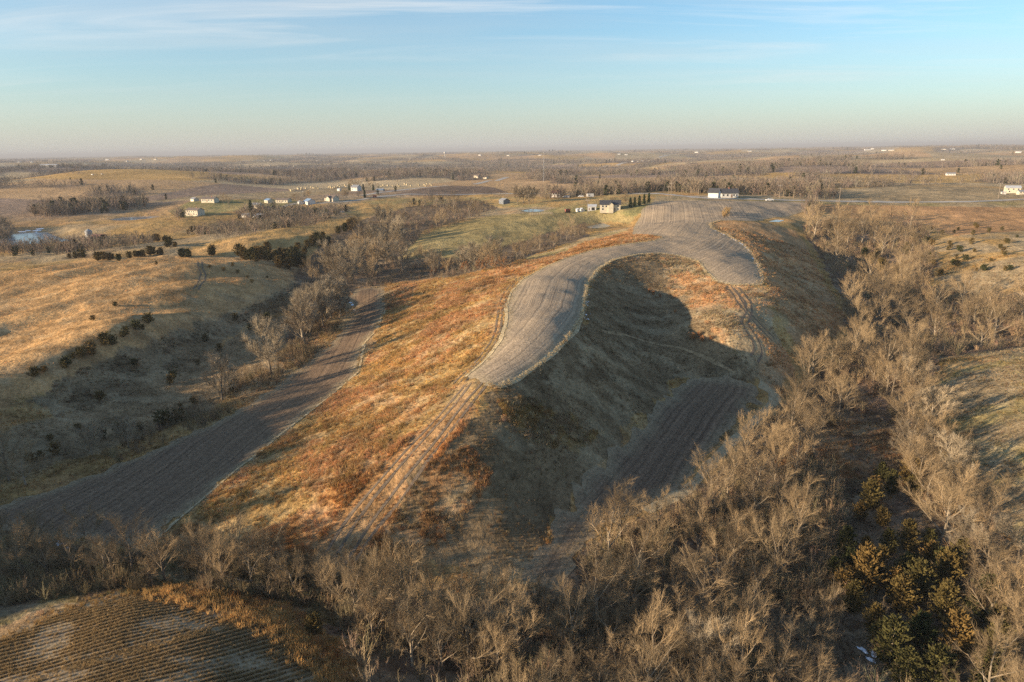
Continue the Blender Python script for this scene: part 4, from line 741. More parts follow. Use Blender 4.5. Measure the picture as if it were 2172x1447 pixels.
# ------------------------------------------------------------------ grass, brush and far woods (kind = stuff)
def field_mask(x, y):
    m = np.zeros(x.shape, bool)
    for W in (Wst, Wva, Who, Wfr): m |= inside(x, y, W)
    for W, z, l in PONDS: m |= inside(x, y, W)
    return m
TRACKW = [wpoly(pl, 8, False) for pl, *_ in TR[:5]]
gr = np.random.default_rng(5)
def fan(n, r0, r1, a=39, pw=.5):
    r = (r0 ** (2 * pw) + gr.random(n) * (r1 ** (2 * pw) - r0 ** (2 * pw))) ** (1 / (2 * pw)); th = np.radians((gr.random(n) * 2 - 1) * a); return r * np.sin(th), r * np.cos(th)
x, y = fan(800000, 45, 330, 40, .55)
z = H(x, y); cc, gd, gh = cover_at(x, y, z); u, v = project(x, y, z); r = np.hypot(x, y)
keep = (gr.random(len(x)) < gd * .42) & ~field_mask(x, y) & (u > -60) & (u < PW + 60) & (v < PH + 120)
for W, (pl, w, m, of, lab) in zip(TRACKW, TR):
    d, _, _, _ = line_dist(x, y, W)
    for o_ in of: keep &= ~(np.abs(d - abs(o_)) < w * .8)
for W_, rad_, pr_ in ((TRACKW[0], 3.0, .6), (TRACKW[1], 2.0, .25), (TRACKW[2], 1.6, .3), (TRACKW[4], 1.8, .3), (wpoly(TR[6][0], 8, False), 2.4, .25)):
    d, _, _, _ = line_dist(x, y, W_); keep &= (d > rad_) | (gr.random(len(x)) < pr_)
patch = fbm(x / 6, y / 6, 201, 3); keep &= gr.random(len(x)) < sstep(.25, .6, patch) * .85 + .15
x, y, z, cc, gh, r = x[keep], y[keep], z[keep], cc[keep], gh[keep], r[keep]; n = len(x)
hh = gh * gr.uniform(.55, 1.25, n) * (1 + r / 700); clump = sstep(.56, .7, fbm(x / 2.6, y / 2.6, 203, 3)); hh = hh * (.68 + .4 * clump); ww = hh * gr.uniform(.9, 1.5, n) * (1 + r / 500)
tint = cc * gr.uniform(.72, 1.3, (n, 1)) * (1 - .12 * clump[:, None]) * (1 + gr.normal(0, .05, (n, 3))); pale = gr.random(n) < .10; tint[pale] = tint[pale] * .4 + PALE * .6
scatter('prairie_grass', np.stack([x, y, z], -1), np.stack([gr.normal(0, .12, n) , gr.normal(0, .12, n), gr.uniform(0, 6.28, n)], -1), np.stack([ww, ww, hh], -1), np.clip(tint, .02, .6), TUFTS, gr.integers(0, 3, n), 'dry prairie grass tufts covering the hills')
print('grass', n)
# rank pale grass along the field edges
EDGE = []
def edge_line(W, closed, dens_, spread, h, tintc):
    L = np.concatenate([[0], np.cumsum(np.hypot(*np.diff(W, axis=0).T))]); k = int(L[-1] * dens_); s = gr.random(k) * L[-1]
    ex = np.interp(s, L, W[:, 0]) + gr.normal(0, spread, k); ey = np.interp(s, L, W[:, 1]) + gr.normal(0, spread, k); EDGE.append((ex, ey, np.full(k, h), np.tile(tintc, (k, 1))))
se = wpoly(STRIP[36:], 8, False); edge_line(se, False, 14, .3, .42, PALE * 1.08); edge_line(wpoly(STRIP[0:13], 8, False), False, 7, .8, .38, PALE * .9); edge_line(wpoly(STRIP[28:37], 8, False), False, 7, .5, .5, PALE * .8 + RUST * .15)
edge_line(wpoly(VALLEY[2:13], 10, False), False, 5, .7, .5, PALE * .85); edge_line(wpoly(VALLEY[16:26], 10, False), False, 5, 1.5, .4, DUN * 1.25); edge_line(wpoly(HOLLOW[3:11], 10, False), False, 3, 1.5, .5, PALE * .6)
edge_line(wpoly(FRONT[0:6], 10, False), False, 26, 1.4, 1.0, GOLD * .95 + ORNG * .15); edge_line(wpoly(FRONT[7:11] + FRONT[0:1], 10, False), False, 8, 1.0, .6, GOLD * .6)
x, y, h_, tc_ = [np.concatenate([e[i] for e in EDGE]) for i in range(4)]; n = len(x); hh = h_ * gr.uniform(.6, 1.3, n)
scatter('field_edge_grass', np.stack([x, y, H(x, y)], -1), np.stack([gr.normal(0, .12, n), gr.normal(0, .12, n), gr.uniform(0, 6.28, n)], -1), np.stack([hh, hh, hh], -1), tc_ * gr.uniform(.75, 1.25, (n, 1)), TUFTS, gr.integers(0, 3, n), 'rank pale grass along the field edges')
# corn stubble standing in rows
lo = Wfr.min(0); hi = Wfr.max(0); k = 230000; x = lo[0] + gr.random(k) * (hi[0] - lo[0]); y = lo[1] + gr.random(k) * (hi[1] - lo[1]); m = inside(x, y, Wfr); x, y = x[m], y[m]
d, nx_, ny_, sg = line_dist(x, y, g_fr); row = d * sg; tgt = np.round(row / .76) * .76; f = np.where(d > .5, (tgt / (row + 1e-9)), 1); x = nx_ + (x - nx_) * f; y = ny_ + (y - ny_) * f
m = inside(x, y, Wfr); u, v = project(x, y, H(x, y)); m &= (u > -80) & (v < PH + 150) & (gr.random(len(x)) < .06 + .94 * sstep(.3, .65, fbm(x / 6, y / 3, 205, 4, .6))); x, y = x[m] + gr.normal(0, .08, m.sum()), y[m] + gr.normal(0, .08, m.sum()); n = len(x); hh = gr.uniform(.16, .4, n)
scatter('corn_stubble_stalks', np.stack([x, y, H(x, y) + .05], -1), np.stack([gr.normal(0, .3, n), gr.normal(0, .3, n), gr.uniform(0, 6.28, n)], -1), np.stack([hh, hh, hh], -1), (GOLD * .42 + PALE * .34) * gr.uniform(.6, 1.3, (n, 1)), TUFTS, gr.integers(0, 3, n), 'cut corn stalks standing in curved rows'); print('stubble', n)
# straw and residue lying on the harvested ground
RX = []; RYY = []; RT = []
for W_, g_, n_, col_ in ((Wst, g_strip, 190000, np.array([.37, .30, .21])), (Wva, g_val, 90000, np.array([.27, .22, .155])), (Who, g_hol, 60000, np.array([.26, .21, .15]))):
    lo = W_.min(0); hi = np.minimum(W_.max(0), [400, 330]); q = lo + gr.random((n_, 2)) * (hi - lo); q = q[inside(q[:, 0], q[:, 1], W_)]; d, _, _, sg = line_dist(q[:, 0], q[:, 1], g_); rowv = d * sg
    nz = .55 * vnoise(rowv * 1.1, rowv * 0 + 3, 9) + .25 * vnoise(rowv * 2.9, rowv * 0, 12) + .35 * (fbm(q[:, 0] / 9, q[:, 1] / 9, 15, 3) - .3); k = gr.random(len(q)) < sstep(.45, .8, nz) * .5; q = q[k]; RX.append(q[:, 0]); RYY.append(q[:, 1]); RT.append(col_ * gr.uniform(.6, 1.25, (len(q), 1)))
x = np.concatenate(RX); y = np.concatenate(RYY); tc_ = np.concatenate(RT); n = len(x); rd = np.hypot(x, y); hh = gr.uniform(.05, .14, n) * (1 + rd / 400)
scatter('crop_residue', np.stack([x, y, H(x, y) + .05], -1), np.stack([gr.normal(0, .35, n), gr.normal(0, .35, n), gr.uniform(0, 6.28, n)], -1), np.stack([hh * 1.6, hh * 1.6, hh], -1), tc_, TUFTS, gr.integers(0, 3, n), 'straw and stalk residue on the harvested fields'); print('residue', n)
# undergrowth in the woods
BZ = [([(1700, 480), (1960, 475), (1985, 560), (1950, 620), (2200, 640), (2200, 730), (1990, 760), (1930, 840), (1840, 880), (1760, 930), (1640, 1050), (1440, 1140), (1250, 1180), (1150, 1290), (1700, 1330), (1900, 1180), (2000, 1200), (1930, 1040), (1880, 850), (1960, 830), (2180, 1230), (2200, 1640), (1000, 1640), (720, 1290), (800, 1270), (1100, 1320), (1250, 1190), (1460, 1060), (1620, 910), (1700, 830), (1800, 720), (1780, 600)], 8000, .4, 1.4, np.array([.28, .21, .13])),
 ([(1290, 1150), (1640, 1050), (1760, 950), (1800, 1180), (1700, 1640), (800, 1640), (720, 1290), (1100, 1320)], 4200, .4, 1.45, np.array([.27, .205, .125])),
 ([(-50, 1120), (250, 1180), (600, 1190), (760, 1240), (700, 1300), (560, 1270), (250, 1250), (0, 1290)], 1500, .4, 1.1, np.array([.22, .17, .10])),
 ([(620, 600), (720, 500), (860, 445), (1010, 425), (1060, 445), (900, 500), (840, 560), (1000, 555), (1240, 475), (1260, 495), (1080, 560), (950, 588), (760, 612), (720, 660), (640, 745), (610, 720)], 2600, .5, 1.2, np.array([.215, .165, .115])),
 ([(560, 640), (660, 590), (640, 640), (540, 690), (330, 760), (330, 740)], 110, .35, .7, np.array([.20, .15, .10])), ([(200, 975), (340, 905), (440, 850), (560, 785), (640, 715), (720, 650), (740, 668), (660, 765), (560, 835), (430, 910), (250, 985)], 1500, .35, 1.05, np.array([.20, .15, .09]))]
BX = []
for poly, n, s0, s1, col in BZ:
    W = wpoly(poly); lo = W.min(0); hi = W.max(0); q = lo + gr.random((n * 4, 2)) * (hi - lo); q = q[inside(q[:, 0], q[:, 1], W)][:n]; cl = fbm(q[:, 0] / 9, q[:, 1] / 9, 211, 3); q = q[gr.random(len(q)) < sstep(.3, .6, cl) + .1]
    q = q[~field_mask(q[:, 0], q[:, 1])]; d, *_ = line_dist(q[:, 0], q[:, 1], TRACKW[3]); q = q[d > 2.2]; BX.append((q, gr.uniform(s0, s1, len(q)), col * gr.uniform(.7, 1.25, (len(q), 1)) * (1 + gr.normal(0, .05, (len(q), 3)))))
q = np.concatenate([b_[0] for b_ in BX]); s = np.concatenate([b_[1] for b_ in BX]); c = np.concatenate([b_[2] for b_ in BX]); n = len(q)
scatter('undergrowth', np.stack([q[:, 0], q[:, 1], H(q[:, 0], q[:, 1])], -1), np.stack([np.zeros(n), np.zeros(n), gr.uniform(0, 6.28, n)], -1), np.stack([s, s, s], -1), c, BRUSH, gr.integers(0, 2, n), 'leafless brush and saplings under the woods'); print('brush', n)
# woods that read as one mass
P = []; S = []; Cc = []; K = []
def add_mass(x, y, s, col, ever=.06):
    n = len(x); P.append(np.stack([x, y, H(x, y) - .3], -1)); S.append(s); e = gr.random(n) < ever; c = col * gr.uniform(.75, 1.25, (n, 1)) * (1 + gr.normal(0, .04, (n, 3))); c[e] = np.array([.045, .05, .025]) * gr.uniform(.7, 1.4, (e.sum(), 1)); Cc.append(c); K.append(np.where(e, 3, gr.integers(0, 3, n)))
MASS = [([(0, 545), (130, 540), (260, 530), (330, 515), (230, 512), (100, 520), (0, 525)], 170, .7), ([(380, 500), (450, 488), (520, 470), (600, 465), (700, 452), (740, 448), (700, 470), (600, 490), (480, 505)], 200, .7), ([(380, 470), (360, 455), (390, 445), (395, 462)], 20, .6), ([(500, 465), (520, 445), (640, 445), (640, 462), (560, 475)], 110, .7), ([(60, 455), (100, 440), (200, 435), (310, 430), (310, 440), (200, 455), (90, 462)], 150, 1.0), ([(-30, 520), (0, 480), (25, 490), (25, 510)], 50, .9), ([(1140, 418), (1300, 410), (1400, 400), (1700, 405), (1790, 420), (1720, 424), (1640, 417), (1570, 413), (1490, 412), (1400, 406), (1300, 414), (1150, 424)], 420, .95), ([(1210, 400), (1400, 392), (1500, 390), (1500, 400), (1350, 408), (1220, 412)], 200, .9), ([(560, 462), (620, 445), (700, 440), (760, 445), (700, 455), (600, 470)], 80, .6), ([(850, 440), (900, 425), (990, 430), (960, 445)], 40, .6), ([(1700, 440), (1725, 432), (1740, 450), (1715, 470)], 30, .6)]
for poly, n, s in MASS:
    n = int(n * 2.0); s = s * 1.2
    W = wpoly(poly); lo = W.min(0); hi = W.max(0); q = lo + gr.random((n * 6, 2)) * (hi - lo); q = q[inside(q[:, 0], q[:, 1], W)][:n]; add_mass(q[:, 0], q[:, 1], gr.uniform(.6, 1.15, len(q)) * s, np.array([.2, .16, .118]))
for n, r0, r1, sc in ((38000, 620, 2200, 1.05), (42000, 2200, 5200, 1.4), (36000, 5200, 12000, 2.1)):
    x, y = fan(n * 3, r0, r1, 40, .8); w = wood_mask(x, y, H(x, y)); m = (gr.random(len(x)) < w * .75) & ~COVM(x, y); x, y = x[m][:n], y[m][:n]; add_mass(x, y, gr.uniform(.6, 1.15, len(x)) * sc, np.array([.19, .158, .128]), .03); print('far', len(x))
    x, y = fan(n // 120, r0, r1, 40, .8); m = ~COVM(x, y); add_mass(x[m], y[m], gr.uniform(.4, .9, m.sum()) * sc, np.array([.2, .15, .1]), .3)
x = gr.uniform(-215, -128, 150); y = gr.uniform(62, 135, 150); m = x / y < -1.0; add_mass(x[m], y[m], gr.uniform(.7, 1.1, m.sum()), np.array([.2, .16, .11]))
P = np.concatenate(P); S = np.concatenate(S); Cc = np.concatenate(Cc); K = np.concatenate(K); n = len(P)
scatter('distant_woodland', P, np.stack([np.zeros(n), np.zeros(n), gr.uniform(0, 6.28, n)], -1), np.stack([S * 1.15, S * 1.15, S], -1), Cc, FAR + FARC, K, 'leafless woods filling the draws out to the horizon')
# ------------------------------------------------------------------ houses, barns and sheds
def plain(name, c, rough=.7, spec=.3): return soft(name, c, .12, .8, rough, spec)
BM = {'cream': plain('cream_siding', (.50, .45, .35)), 'white': plain('white_siding', (.54, .53, .51)), 'grey': plain('grey_steel', (.42, .43, .44), .45), 'tan': plain('tan_brick', (.42, .34, .25)), 'blue': plain('blue_grey_steel', (.13, .15, .18), .6), 'red': plain('red_paint', (.21, .075, .06)),
      'dark': plain('dark_shingle', (.055, .057, .065)), 'brown': plain('brown_shingle', (.15, .12, .10)), 'greyr': plain('grey_shingle', (.20, .21, .23)), 'bluer': plain('blue_steel_roof', (.16, .24, .36), .45), 'redr': plain('red_steel_roof', (.22, .10, .085), .7), 'whiter': plain('white_steel_roof', (.40, .42, .44), .4)}
m_glass, _, _ = mat('window_glass', (.02, .025, .03), .08, .6); m_trim = plain('white_trim', (.75, .75, .73)); m_door = plain('door_paint', (.20, .13, .09)); m_gdoor = plain('garage_door_paint', (.68, .67, .64)); m_brick = plain('chimney_brick', (.30, .14, .10)); m_bay_shade, _, _ = mat('open_bay_shade', (.03, .03, .03), 1, 0); m_conc = plain('concrete', (.40, .39, .37)); m_wood = plain('weathered_wood', (.23, .19, .15)); m_steel = plain('galvanised_steel', (.27, .28, .29), .6); m_tyre, _, _ = mat('tyre_rubber', (.02, .02, .02), .9, .2)
def gable_walls(L, W, h, rise, base=-1.5):
    mb = MB(); x, y = L / 2, W / 2
    mb.quad((-x, -y, base), (x, -y, base), (x, -y, h), (-x, -y, h)); mb.quad((x, y, base), (-x, y, base), (-x, y, h), (x, y, h))
    for s in (-1, 1): mb.quad(*[(s * x, -s * y * k, zz) for k, zz in ((-1, base), (1, base), (1, h), (0, h + rise), (-1, h))][::-1])
    return mb
def gable_roof(L, W, h, rise, over=.5, th=.22):
    mb = MB(); x = L / 2 + over; sl = rise / (W / 2); ye = W / 2 + over; ze = h - over * sl
    for s in (-1, 1):
        a = [(-x, s * ye, ze + .04), (x, s * ye, ze + .04), (x, 0, h + rise + .04), (-x, 0, h + rise + .04)]; b = [(p[0], p[1], p[2] + th) for p in a]
        if s > 0: a, b = a[::-1], b[::-1]
        mb.quad(*a[::-1]); mb.quad(*b)
        for i in range(4): mb.quad(a[i], a[(i + 1) % 4], b[(i + 1) % 4], b[i])
    return mb
def opening(o, L, W, side, u, z, w, h, kind):
    """windows and doors stand proud of the wall on the given side (front, left, right)"""
    def box(du0, du1, z0, z1, d0, d1):
        if side == 'front': return MB().box(u + du0, u + du1, -W / 2 - d1, -W / 2 - d0, z0, z1)
        s = -1 if side == 'left' else 1; xx = sorted((s * (L / 2 + d0), s * (L / 2 + d1))); return MB().box(xx[0], xx[1], u + du0, u + du1, z0, z1)
    if kind == 'window':
        f = box(-w / 2 - .1, w / 2 + .1, z - .1, z + h + .1, .003, .07).build('window', m_trim, o); box(-w / 2, w / 2, z, z + h, .06, .085).build('pane', m_glass, f)
    elif kind == 'bay': box(-w / 2, w / 2, z, z + h, .003, .05).build('bay_shade_panel', m_bay_shade, o)  # solid dark panel on the wall, standing for shade inside an open bay
    else:
        d = box(-w / 2, w / 2, z, z + h, .003, .08).build('garage_door' if kind == 'garage' else 'door', m_gdoor if kind == 'garage' else m_door, o)
        if kind == 'door': box(w / 2 - .22, w / 2 - .12, z + .95, z + 1.05, .08, .14).build('handle', m_steel, d)
def house(name, px, py, yaw, L, W, h, rise, wall, roof, label, cat='house', op=(), chimney=None, wing=None, wpx=None):
    p = gpt(px, py)
    k_ = (.82 if px < 760 or 1100 < px < 1200 else .92) if wpx is None else wpx / FPX * math.hypot(p[0], p[1]) / L; o = empty(name, (p[0], p[1], p[2] + .15), R(yaw), k_); gable_walls(L, W, h, rise).build('wall', BM[wall], o)
    r = gable_roof(L, W, h, rise).build('roof', BM[roof], o)
    if chimney is not None: MB().box(chimney - .35, chimney + .35, -.3, .3, h + rise * .7, h + rise + 1.0).build('chimney', m_brick, r)
    for side, u, z, w, hh, k in op: opening(o, L, W, side, u, z, w, hh, k)
    if wing:   # a gabled bay pushed forward from the long front
        u, ww, dep, hr = wing; mb = gable_walls(dep + W * .5, ww, h - .05, hr); mb.v = [(u - y, x - W / 2 - dep / 2 + W * .25, z) for x, y, z in mb.v]; mb.build('gable_wing', BM[wall], o)
        rb = gable_roof(dep + W * .5, ww, h - .05, hr, .4); rb.v = [(u - y, x - W / 2 - dep / 2 + W * .25, z) for x, y, z in rb.v]; rb.build('wing_roof', BM[roof], o)
    return tag(o, label, cat)
def wins(side, us, z=1.0, w=1.2, h=1.2): return [(side, u, z, w, h, 'window') for u in us]
house('house', 413, 427, -38, 10, 7.5, 3, 2.2, 'cream', 'greyr', 'cream gabled garage at the left end of the valley houses', 'house', wins('left', (-1.6, 1.6)) + [('front', 0, 0, 2.6, 2.3, 'garage')], wpx=13)
house('house', 446, 428, -14, 15, 8, 2.9, 1.7, 'cream', 'brown', 'long cream single-storey house right of the cream gabled garage', 'house', wins('front', (-5.5, -3, 1.5, 4.5)) + [('front', -.7, 0, 1, 2.1, 'door')], 2.5, wpx=28)
house('house', 415, 457, -24, 16, 9, 5.2, 2.0, 'cream', 'brown', 'two-storey cream walkout house above the narrow pond', 'house', wins('front', (-6, -3, 0, 3, 6), 3.2) + wins('front', (-4.5, 3, 6), .9) + wins('left', (-2, 2), 3.2) + [('front', -1, 0, 1.0, 2.1, 'door')], 3, wpx=30)
house('shed', 397, 456, -20, 4, 3, 2.4, 1.0, 'white', 'brown', 'small white shed left of the walkout house', 'shed', [('front', 0, 0, 1, 2, 'door')], wpx=6)
house('house', 546, 440, -30, 14, 9, 3.0, 2.2, 'cream', 'greyr', 'grey-roofed cream house half hidden by dark trees', 'house', wins('front', (-5, -2, 4)) + wins('left', (-2, 2)) + [('front', 1, 0, 1, 2.1, 'door')], -3, wpx=22)
house('house', 524, 461, -25, 9, 7, 2.8, 1.8, 'white', 'greyr', 'small white house with grey roof low among bare trees', 'house', wins('front', (-3, 0, 3)), wpx=15)
house('shed', 541, 463, -35, 6, 5, 2.6, 1.2, 'white', 'bluer', 'small white shed in front of the white-roofed shed', 'shed', [('left', 0, 0, 2.4, 2.2, 'garage')], wpx=10)
house('shed', 554, 461, -15, 9, 6, 2.9, 1.0, 'white', 'whiter', 'white-roofed shed low among bare trees', 'shed', [('front', 0, 0, 4, 2.3, 'bay')], wpx=15)
house('house', 571, 430, -48, 12, 8, 3, 2, 'cream', 'bluer', 'cream house with blue-grey roof beside the gravel lane', 'house', wins('left', (-2, 2)) + wins('front', (-3, 3)) + [('front', 0, 0, 1, 2.1, 'door')], wpx=18)
house('house', 602, 430, -16, 15, 8, 2.9, 1.7, 'cream', 'brown', 'long low cream house right of the blue-roofed one', 'house', wins('front', (-5.5, -2.5, 1.5, 5)) + [('front', -.5, 0, 1, 2.1, 'door')], wpx=27)
house('shed', 637, 433, -55, 6, 5, 2.8, 1.4, 'white', 'greyr', 'small white garage beside the gravel lane', 'shed', [('left', 0, 0, 2.6, 2.3, 'garage')], wpx=9)
house('house', 657, 433, -52, 11, 9, 3, 2.6, 'white', 'bluer', 'white gabled house with blue roof by the gravel lane', 'house', wins('left', (-2.6,), .9, 1.6, 1.3) + [('left', 1.2, 0, 3.2, 2.2, 'bay')] + wins('front', (-3, 2)), wpx=20)
house('house', 704, 427, -28, 12, 10, 3.4, 2.8, 'cream', 'brown', 'big cream house with front gable by the lane, right of the blue-roofed ones', 'house', wins('front', (-4.5, 4.5)) + wins('left', (-2.5, 2.5)) + [('front', 4.2, 0, .9, 2.1, 'door')], -2, (0, 5.5, 1.6, 2.2), wpx=22)
house('farmhouse', 756, 405, -30, 10, 8, 4.5, 2.6, 'white', 'greyr', 'white farmhouse under bare trees near the hay bales', 'house', wins('front', (-3, 0, 3), 2.9) + wins('front', (-3, 3)) + wins('left', (0,), 2.9), wpx=16)
house('shed', 720, 405, -35, 7, 6, 3.2, 1.4, 'white', 'whiter', 'bright white shed in the hay bale field', 'shed', [('left', 0, 0, 3, 2.6, 'garage')], wpx=7)
house('shed', 807, 406, -8, 16, 9, 3.6, 1.6, 'blue', 'bluer', 'blue steel shed beside the pale gravel road', 'shed', [('left', 0, 0, 3.4, 3, 'garage')], wpx=15)
house('barn', 1070, 432, -62, 13, 10, 4.2, 2.6, 'blue', 'greyr', 'dark grey-blue barn in the pasture before the cottonwoods', 'barn', [('left', 0, 0, 3.6, 3.4, 'bay')] + wins('front', (-3, 3)), wpx=20)
house('house', 1178, 418, -12, 11, 7, 4.6, 2.2, 'white', 'redr', 'white two-storey house with red roof under the wood', 'house', wins('front', (-4, -1.5, 1.5, 4), 3.0) + wins('front', (-4, 4)) + wins('left', (0,), 3.0) + [('front', 0, 0, 1, 2.1, 'door')], 2, wpx=20)
house('carport', 1234, 449, -70, 6, 5, 2.6, 1.5, 'white', 'whiter', 'white gabled open shed left of the cream farmhouse', 'shed', [('left', 0, 0, 3.6, 2.3, 'bay')], wpx=10)
house('shed', 1226, 449, -70, 4, 3.4, 2.2, .8, 'white', 'whiter', 'low white lean shed beside the gabled open shed', 'shed', [('left', 0, 0, 1.6, 1.8, 'door')], wpx=8)
house('garage', 1256, 446, -10, 7, 6, 3.2, 1.4, 'grey', 'whiter', 'pale grey steel garage beside the cream farmhouse', 'garage', [('front', 1, 0, 2.8, 2.4, 'bay'), ('front', -2.3, 0, .9, 2, 'door')], wpx=17)
house('farmhouse', 1294, 447, -6, 14.5, 8.5, 4.6, 2.6, 'cream', 'dark', 'cream farmhouse with dark roof and front gable beside the ridge field', 'house', wins('front', (-5.5, -3, 5.5), 2.7) + wins('front', (-5.5, 5.5), .7) + wins('left', (-2, 2), 2.7) + [('front', 3.2, 0, 1, 2.1, 'door')], None, (.3, 3.6, 1.4, 1.8), wpx=41)
house('house', 1545, 419, -4, 11, 7, 3.0, 2.4, 'white', 'dark', 'long white house with dark roof beyond the ridge field', 'house', wins('front', (-4.2, -1.5, 2.6, 4.4), 1.0, 1.0, 1.2) + [('front', 1.2, 0, 1, 2.1, 'door')], 0, wpx=33)
house('garage', 1515, 419, -32, 6.5, 6, 3.2, 2.4, 'white', 'dark', 'white garage wing left of the long white house', 'garage', wins('left', (0,), 1, 1.4, 1.2) + [('front', 0, 0, 3.6, 2.3, 'garage')], wpx=20)
house('house', 2146, 409, -22, 12, 8, 4.6, 1.8, 'cream', 'whiter', 'cream two-storey house at the far right edge beside the road', 'house', wins('front', (-4, 0, 4), 2.8) + wins('front', (-3, 3), .7) + wins('left', (-2, 2), 2.8), wpx=21)
house('house', 2168, 412, -10, 9, 6, 2.7, 1.3, 'cream', 'greyr', 'low cream annexe cut by the right edge of the view', 'house', wins('front', (-3, 0, 3)), wpx=14)
house('trailer', 2128, 412, -12, 4.5, 2.2, 2.0, .3, 'white', 'whiter', 'small white box trailer left of the far-right cream house', 'trailer', [('front', -1, .2, .8, 1.5, 'door')], wpx=7)
house('shed', 212, 506, -10, 11, 5.5, 2.6, .9, 'red', 'redr', 'red open-fronted cattle shed beside the grain bin', 'shed', [('front', -3.4, 0, 2.6, 2, 'bay'), ('front', .6, 0, 2.2, 2, 'bay'), ('front', 4, 0, 1.6, 2, 'bay')], wpx=22)
house('house', 1012, 377, -40, 16, 12, 5, 3, 'cream', 'brown', 'large cream barn-like house on the middle hill left of the mast', 'house', wins('left', (-3, 3), 1, 2, 2), wpx=13)
house('house', 1030, 379, -35, 14, 10, 3.5, 2.5, 'cream', 'brown', 'smaller cream house right of the large one on the middle hill', 'house', wins('left', (0,), 1, 2, 1.5), wpx=10)
house('house', 2016, 372, -20, 22, 12, 4, 3, 'white', 'greyr', 'pale house alone in the gold fields on the far right', 'house', wins('front', (-6, 0, 6), 1, 2, 1.6), wpx=14)
# far farmsteads: small pale buildings, their cluster in the label
FARB = [('long white poultry shed on the plain at far left', [(106, 355, 60, 14)]), ('pale shed right of the long white poultry shed', [(152, 355, 22, 10), (170, 355, 26, 12)]), ('pale shed in the left distant hollow', [(196, 371, 20, 10), (216, 370, 16, 9)]), ('white house beside dark trees on the left plain', [(421, 361, 16, 11), (437, 361, 18, 11)]), ('cream farm building right of the dark trees on the plain', [(478, 356, 16, 12), (490, 356, 20, 12)]), ('distant white building of the left hamlet', [(560, 342, 22, 12), (575, 341, 26, 14), (590, 339, 18, 12), (672, 342, 22, 12), (690, 342, 26, 12)]),
 ('tiny white shed on the left plain', [(573, 352, 16, 10), (590, 354, 16, 10), (624, 353, 18, 10)]), ('white barn on the middle plain', [(913, 354, 22, 12), (949, 354, 18, 11)]), ('white shed of the row on the far hill', [(1342, 343, 22, 14), (1352, 343, 18, 12), (1362, 342, 26, 14), (1376, 342, 22, 12)]), ('white shed alone above the far row', [(1313, 328, 26, 14), (1328, 329, 30, 14)]), ('cream building right of the far row', [(1387, 359, 16, 10)]), ('white farm building on the right horizon', [(1840, 319, 50, 20), (1850, 317, 26, 20), (1875, 320, 40, 18), (1890, 320, 44, 18)]), ('pale farm building on the centre-right horizon', [(1478, 324, 36, 16), (1530, 329, 22, 12), (1590, 322, 36, 16)]), ('tiny pale building on the far-right plain', [(2002, 318, 36, 16), (2020, 317, 36, 14), (2000, 340, 26, 12), (2160, 324, 40, 18)]), ('pale speck of a house on the left horizon', [(40, 345, 30, 14), (68, 345, 30, 14), (228, 340, 30, 14), (270, 343, 26, 14), (300, 339, 30, 14), (330, 339, 30, 14)]), ('pale speck of a house on the middle horizon', [(1018, 330, 30, 14), (1078, 331, 30, 14), (1145, 330, 30, 14), (870, 338, 26, 12), (796, 345, 20, 12)])]
for l, pts in FARB:
    for px, py, L, W in pts:
        house('farm_building', px, py, float(zr.uniform(-50, -5)), L, W, W * .32 + 1.5, W * .2, 'white' if zr.random() < .7 else 'cream', 'greyr' if zr.random() < .5 else 'whiter', l, 'building', [('front', 0, 0, L * .2, W * .25, 'garage')], wpx=L * (.6 if L > 50 and px < 500 else .21))['group'] = l + 's' if len(pts) > 1 else 'lone far buildings'
# ------------------------------------------------------------------ grain bin, mast, water tower, poles
p = gpt(190, 506); o = empty('grain_bin', p); mb = MB(); 
for zz in range(6): mb.tube([(0, 0, zz * .8 - (.5 if zz == 0 else 0)), (0, 0, zz * .8 + .78)], [2.1 if zz % 2 else 2.13] * 2, 20)
mb.build('wall', m_steel, o); MB().tube([(0, 0, 4.75), (0, 0, 6.0), (0, 0, 6.25)], [2.3, .5, .3], 20).build('roof', m_steel, o); MB().box(-.45, .45, -2.2, -2.08, 0, 1.9).build('door', m_conc, o); tag(o, 'round galvanised grain bin left of the red cattle shed', 'grain bin')
p = gpt(1153, 386.5); d_ = math.hypot(p[0], p[1]); HT = 66 / FPX * d_; o = empty('radio_mast', p); mb = MB(); w = .55
for k in range(3): a = k * 2.094; mb = MB().tube([(math.cos(a) * w, math.sin(a) * w, -.5), (math.cos(a) * w, math.sin(a) * w, HT)], [.07, .07], 4); mb.build('leg', m_steel, o)
mb = MB(); nseg = int(HT / 1.6)
for s in range(nseg):
    for k in range(3):
        a = k * 2.094; b_ = a + 2.094; z0 = s * HT / nseg; z1 = (s + 1) * HT / nseg; mb.tube([(math.cos(a) * w, math.sin(a) * w, z0), (math.cos(b_) * w, math.sin(b_) * w, z1)], [.03, .03], 3, False)
mb.build('lattice', m_steel, o)
for k in range(3):
    a = k * 2.094 + .5
    for f in (.55, .95): MB().tube([(math.cos(a) * w, math.sin(a) * w, HT * f), (math.cos(a) * HT * .35, math.sin(a) * HT * .35, 0)], [.03, .03], 3, False).build('guy_wire', m_steel, o)
tag(o, 'tall thin lattice radio mast with guy wires on the middle plain', 'mast')
def wtower(px, py, s, lab):
    p = gpt(px, py); o = empty('water_tower', p, 0, s); MB().tube([(0, 0, -1), (0, 0, 3), (0, 0, 28)], [3, 1.6, 1.6], 12).build('stem', BM['white'], o); MB().tube([(0, 0, 27), (0, 0, 30), (0, 0, 34), (0, 0, 38), (0, 0, 40)], [1.6, 6, 8, 5.5, .8], 16).build('tank', BM['white'], o); tag(o, lab, 'water tower')
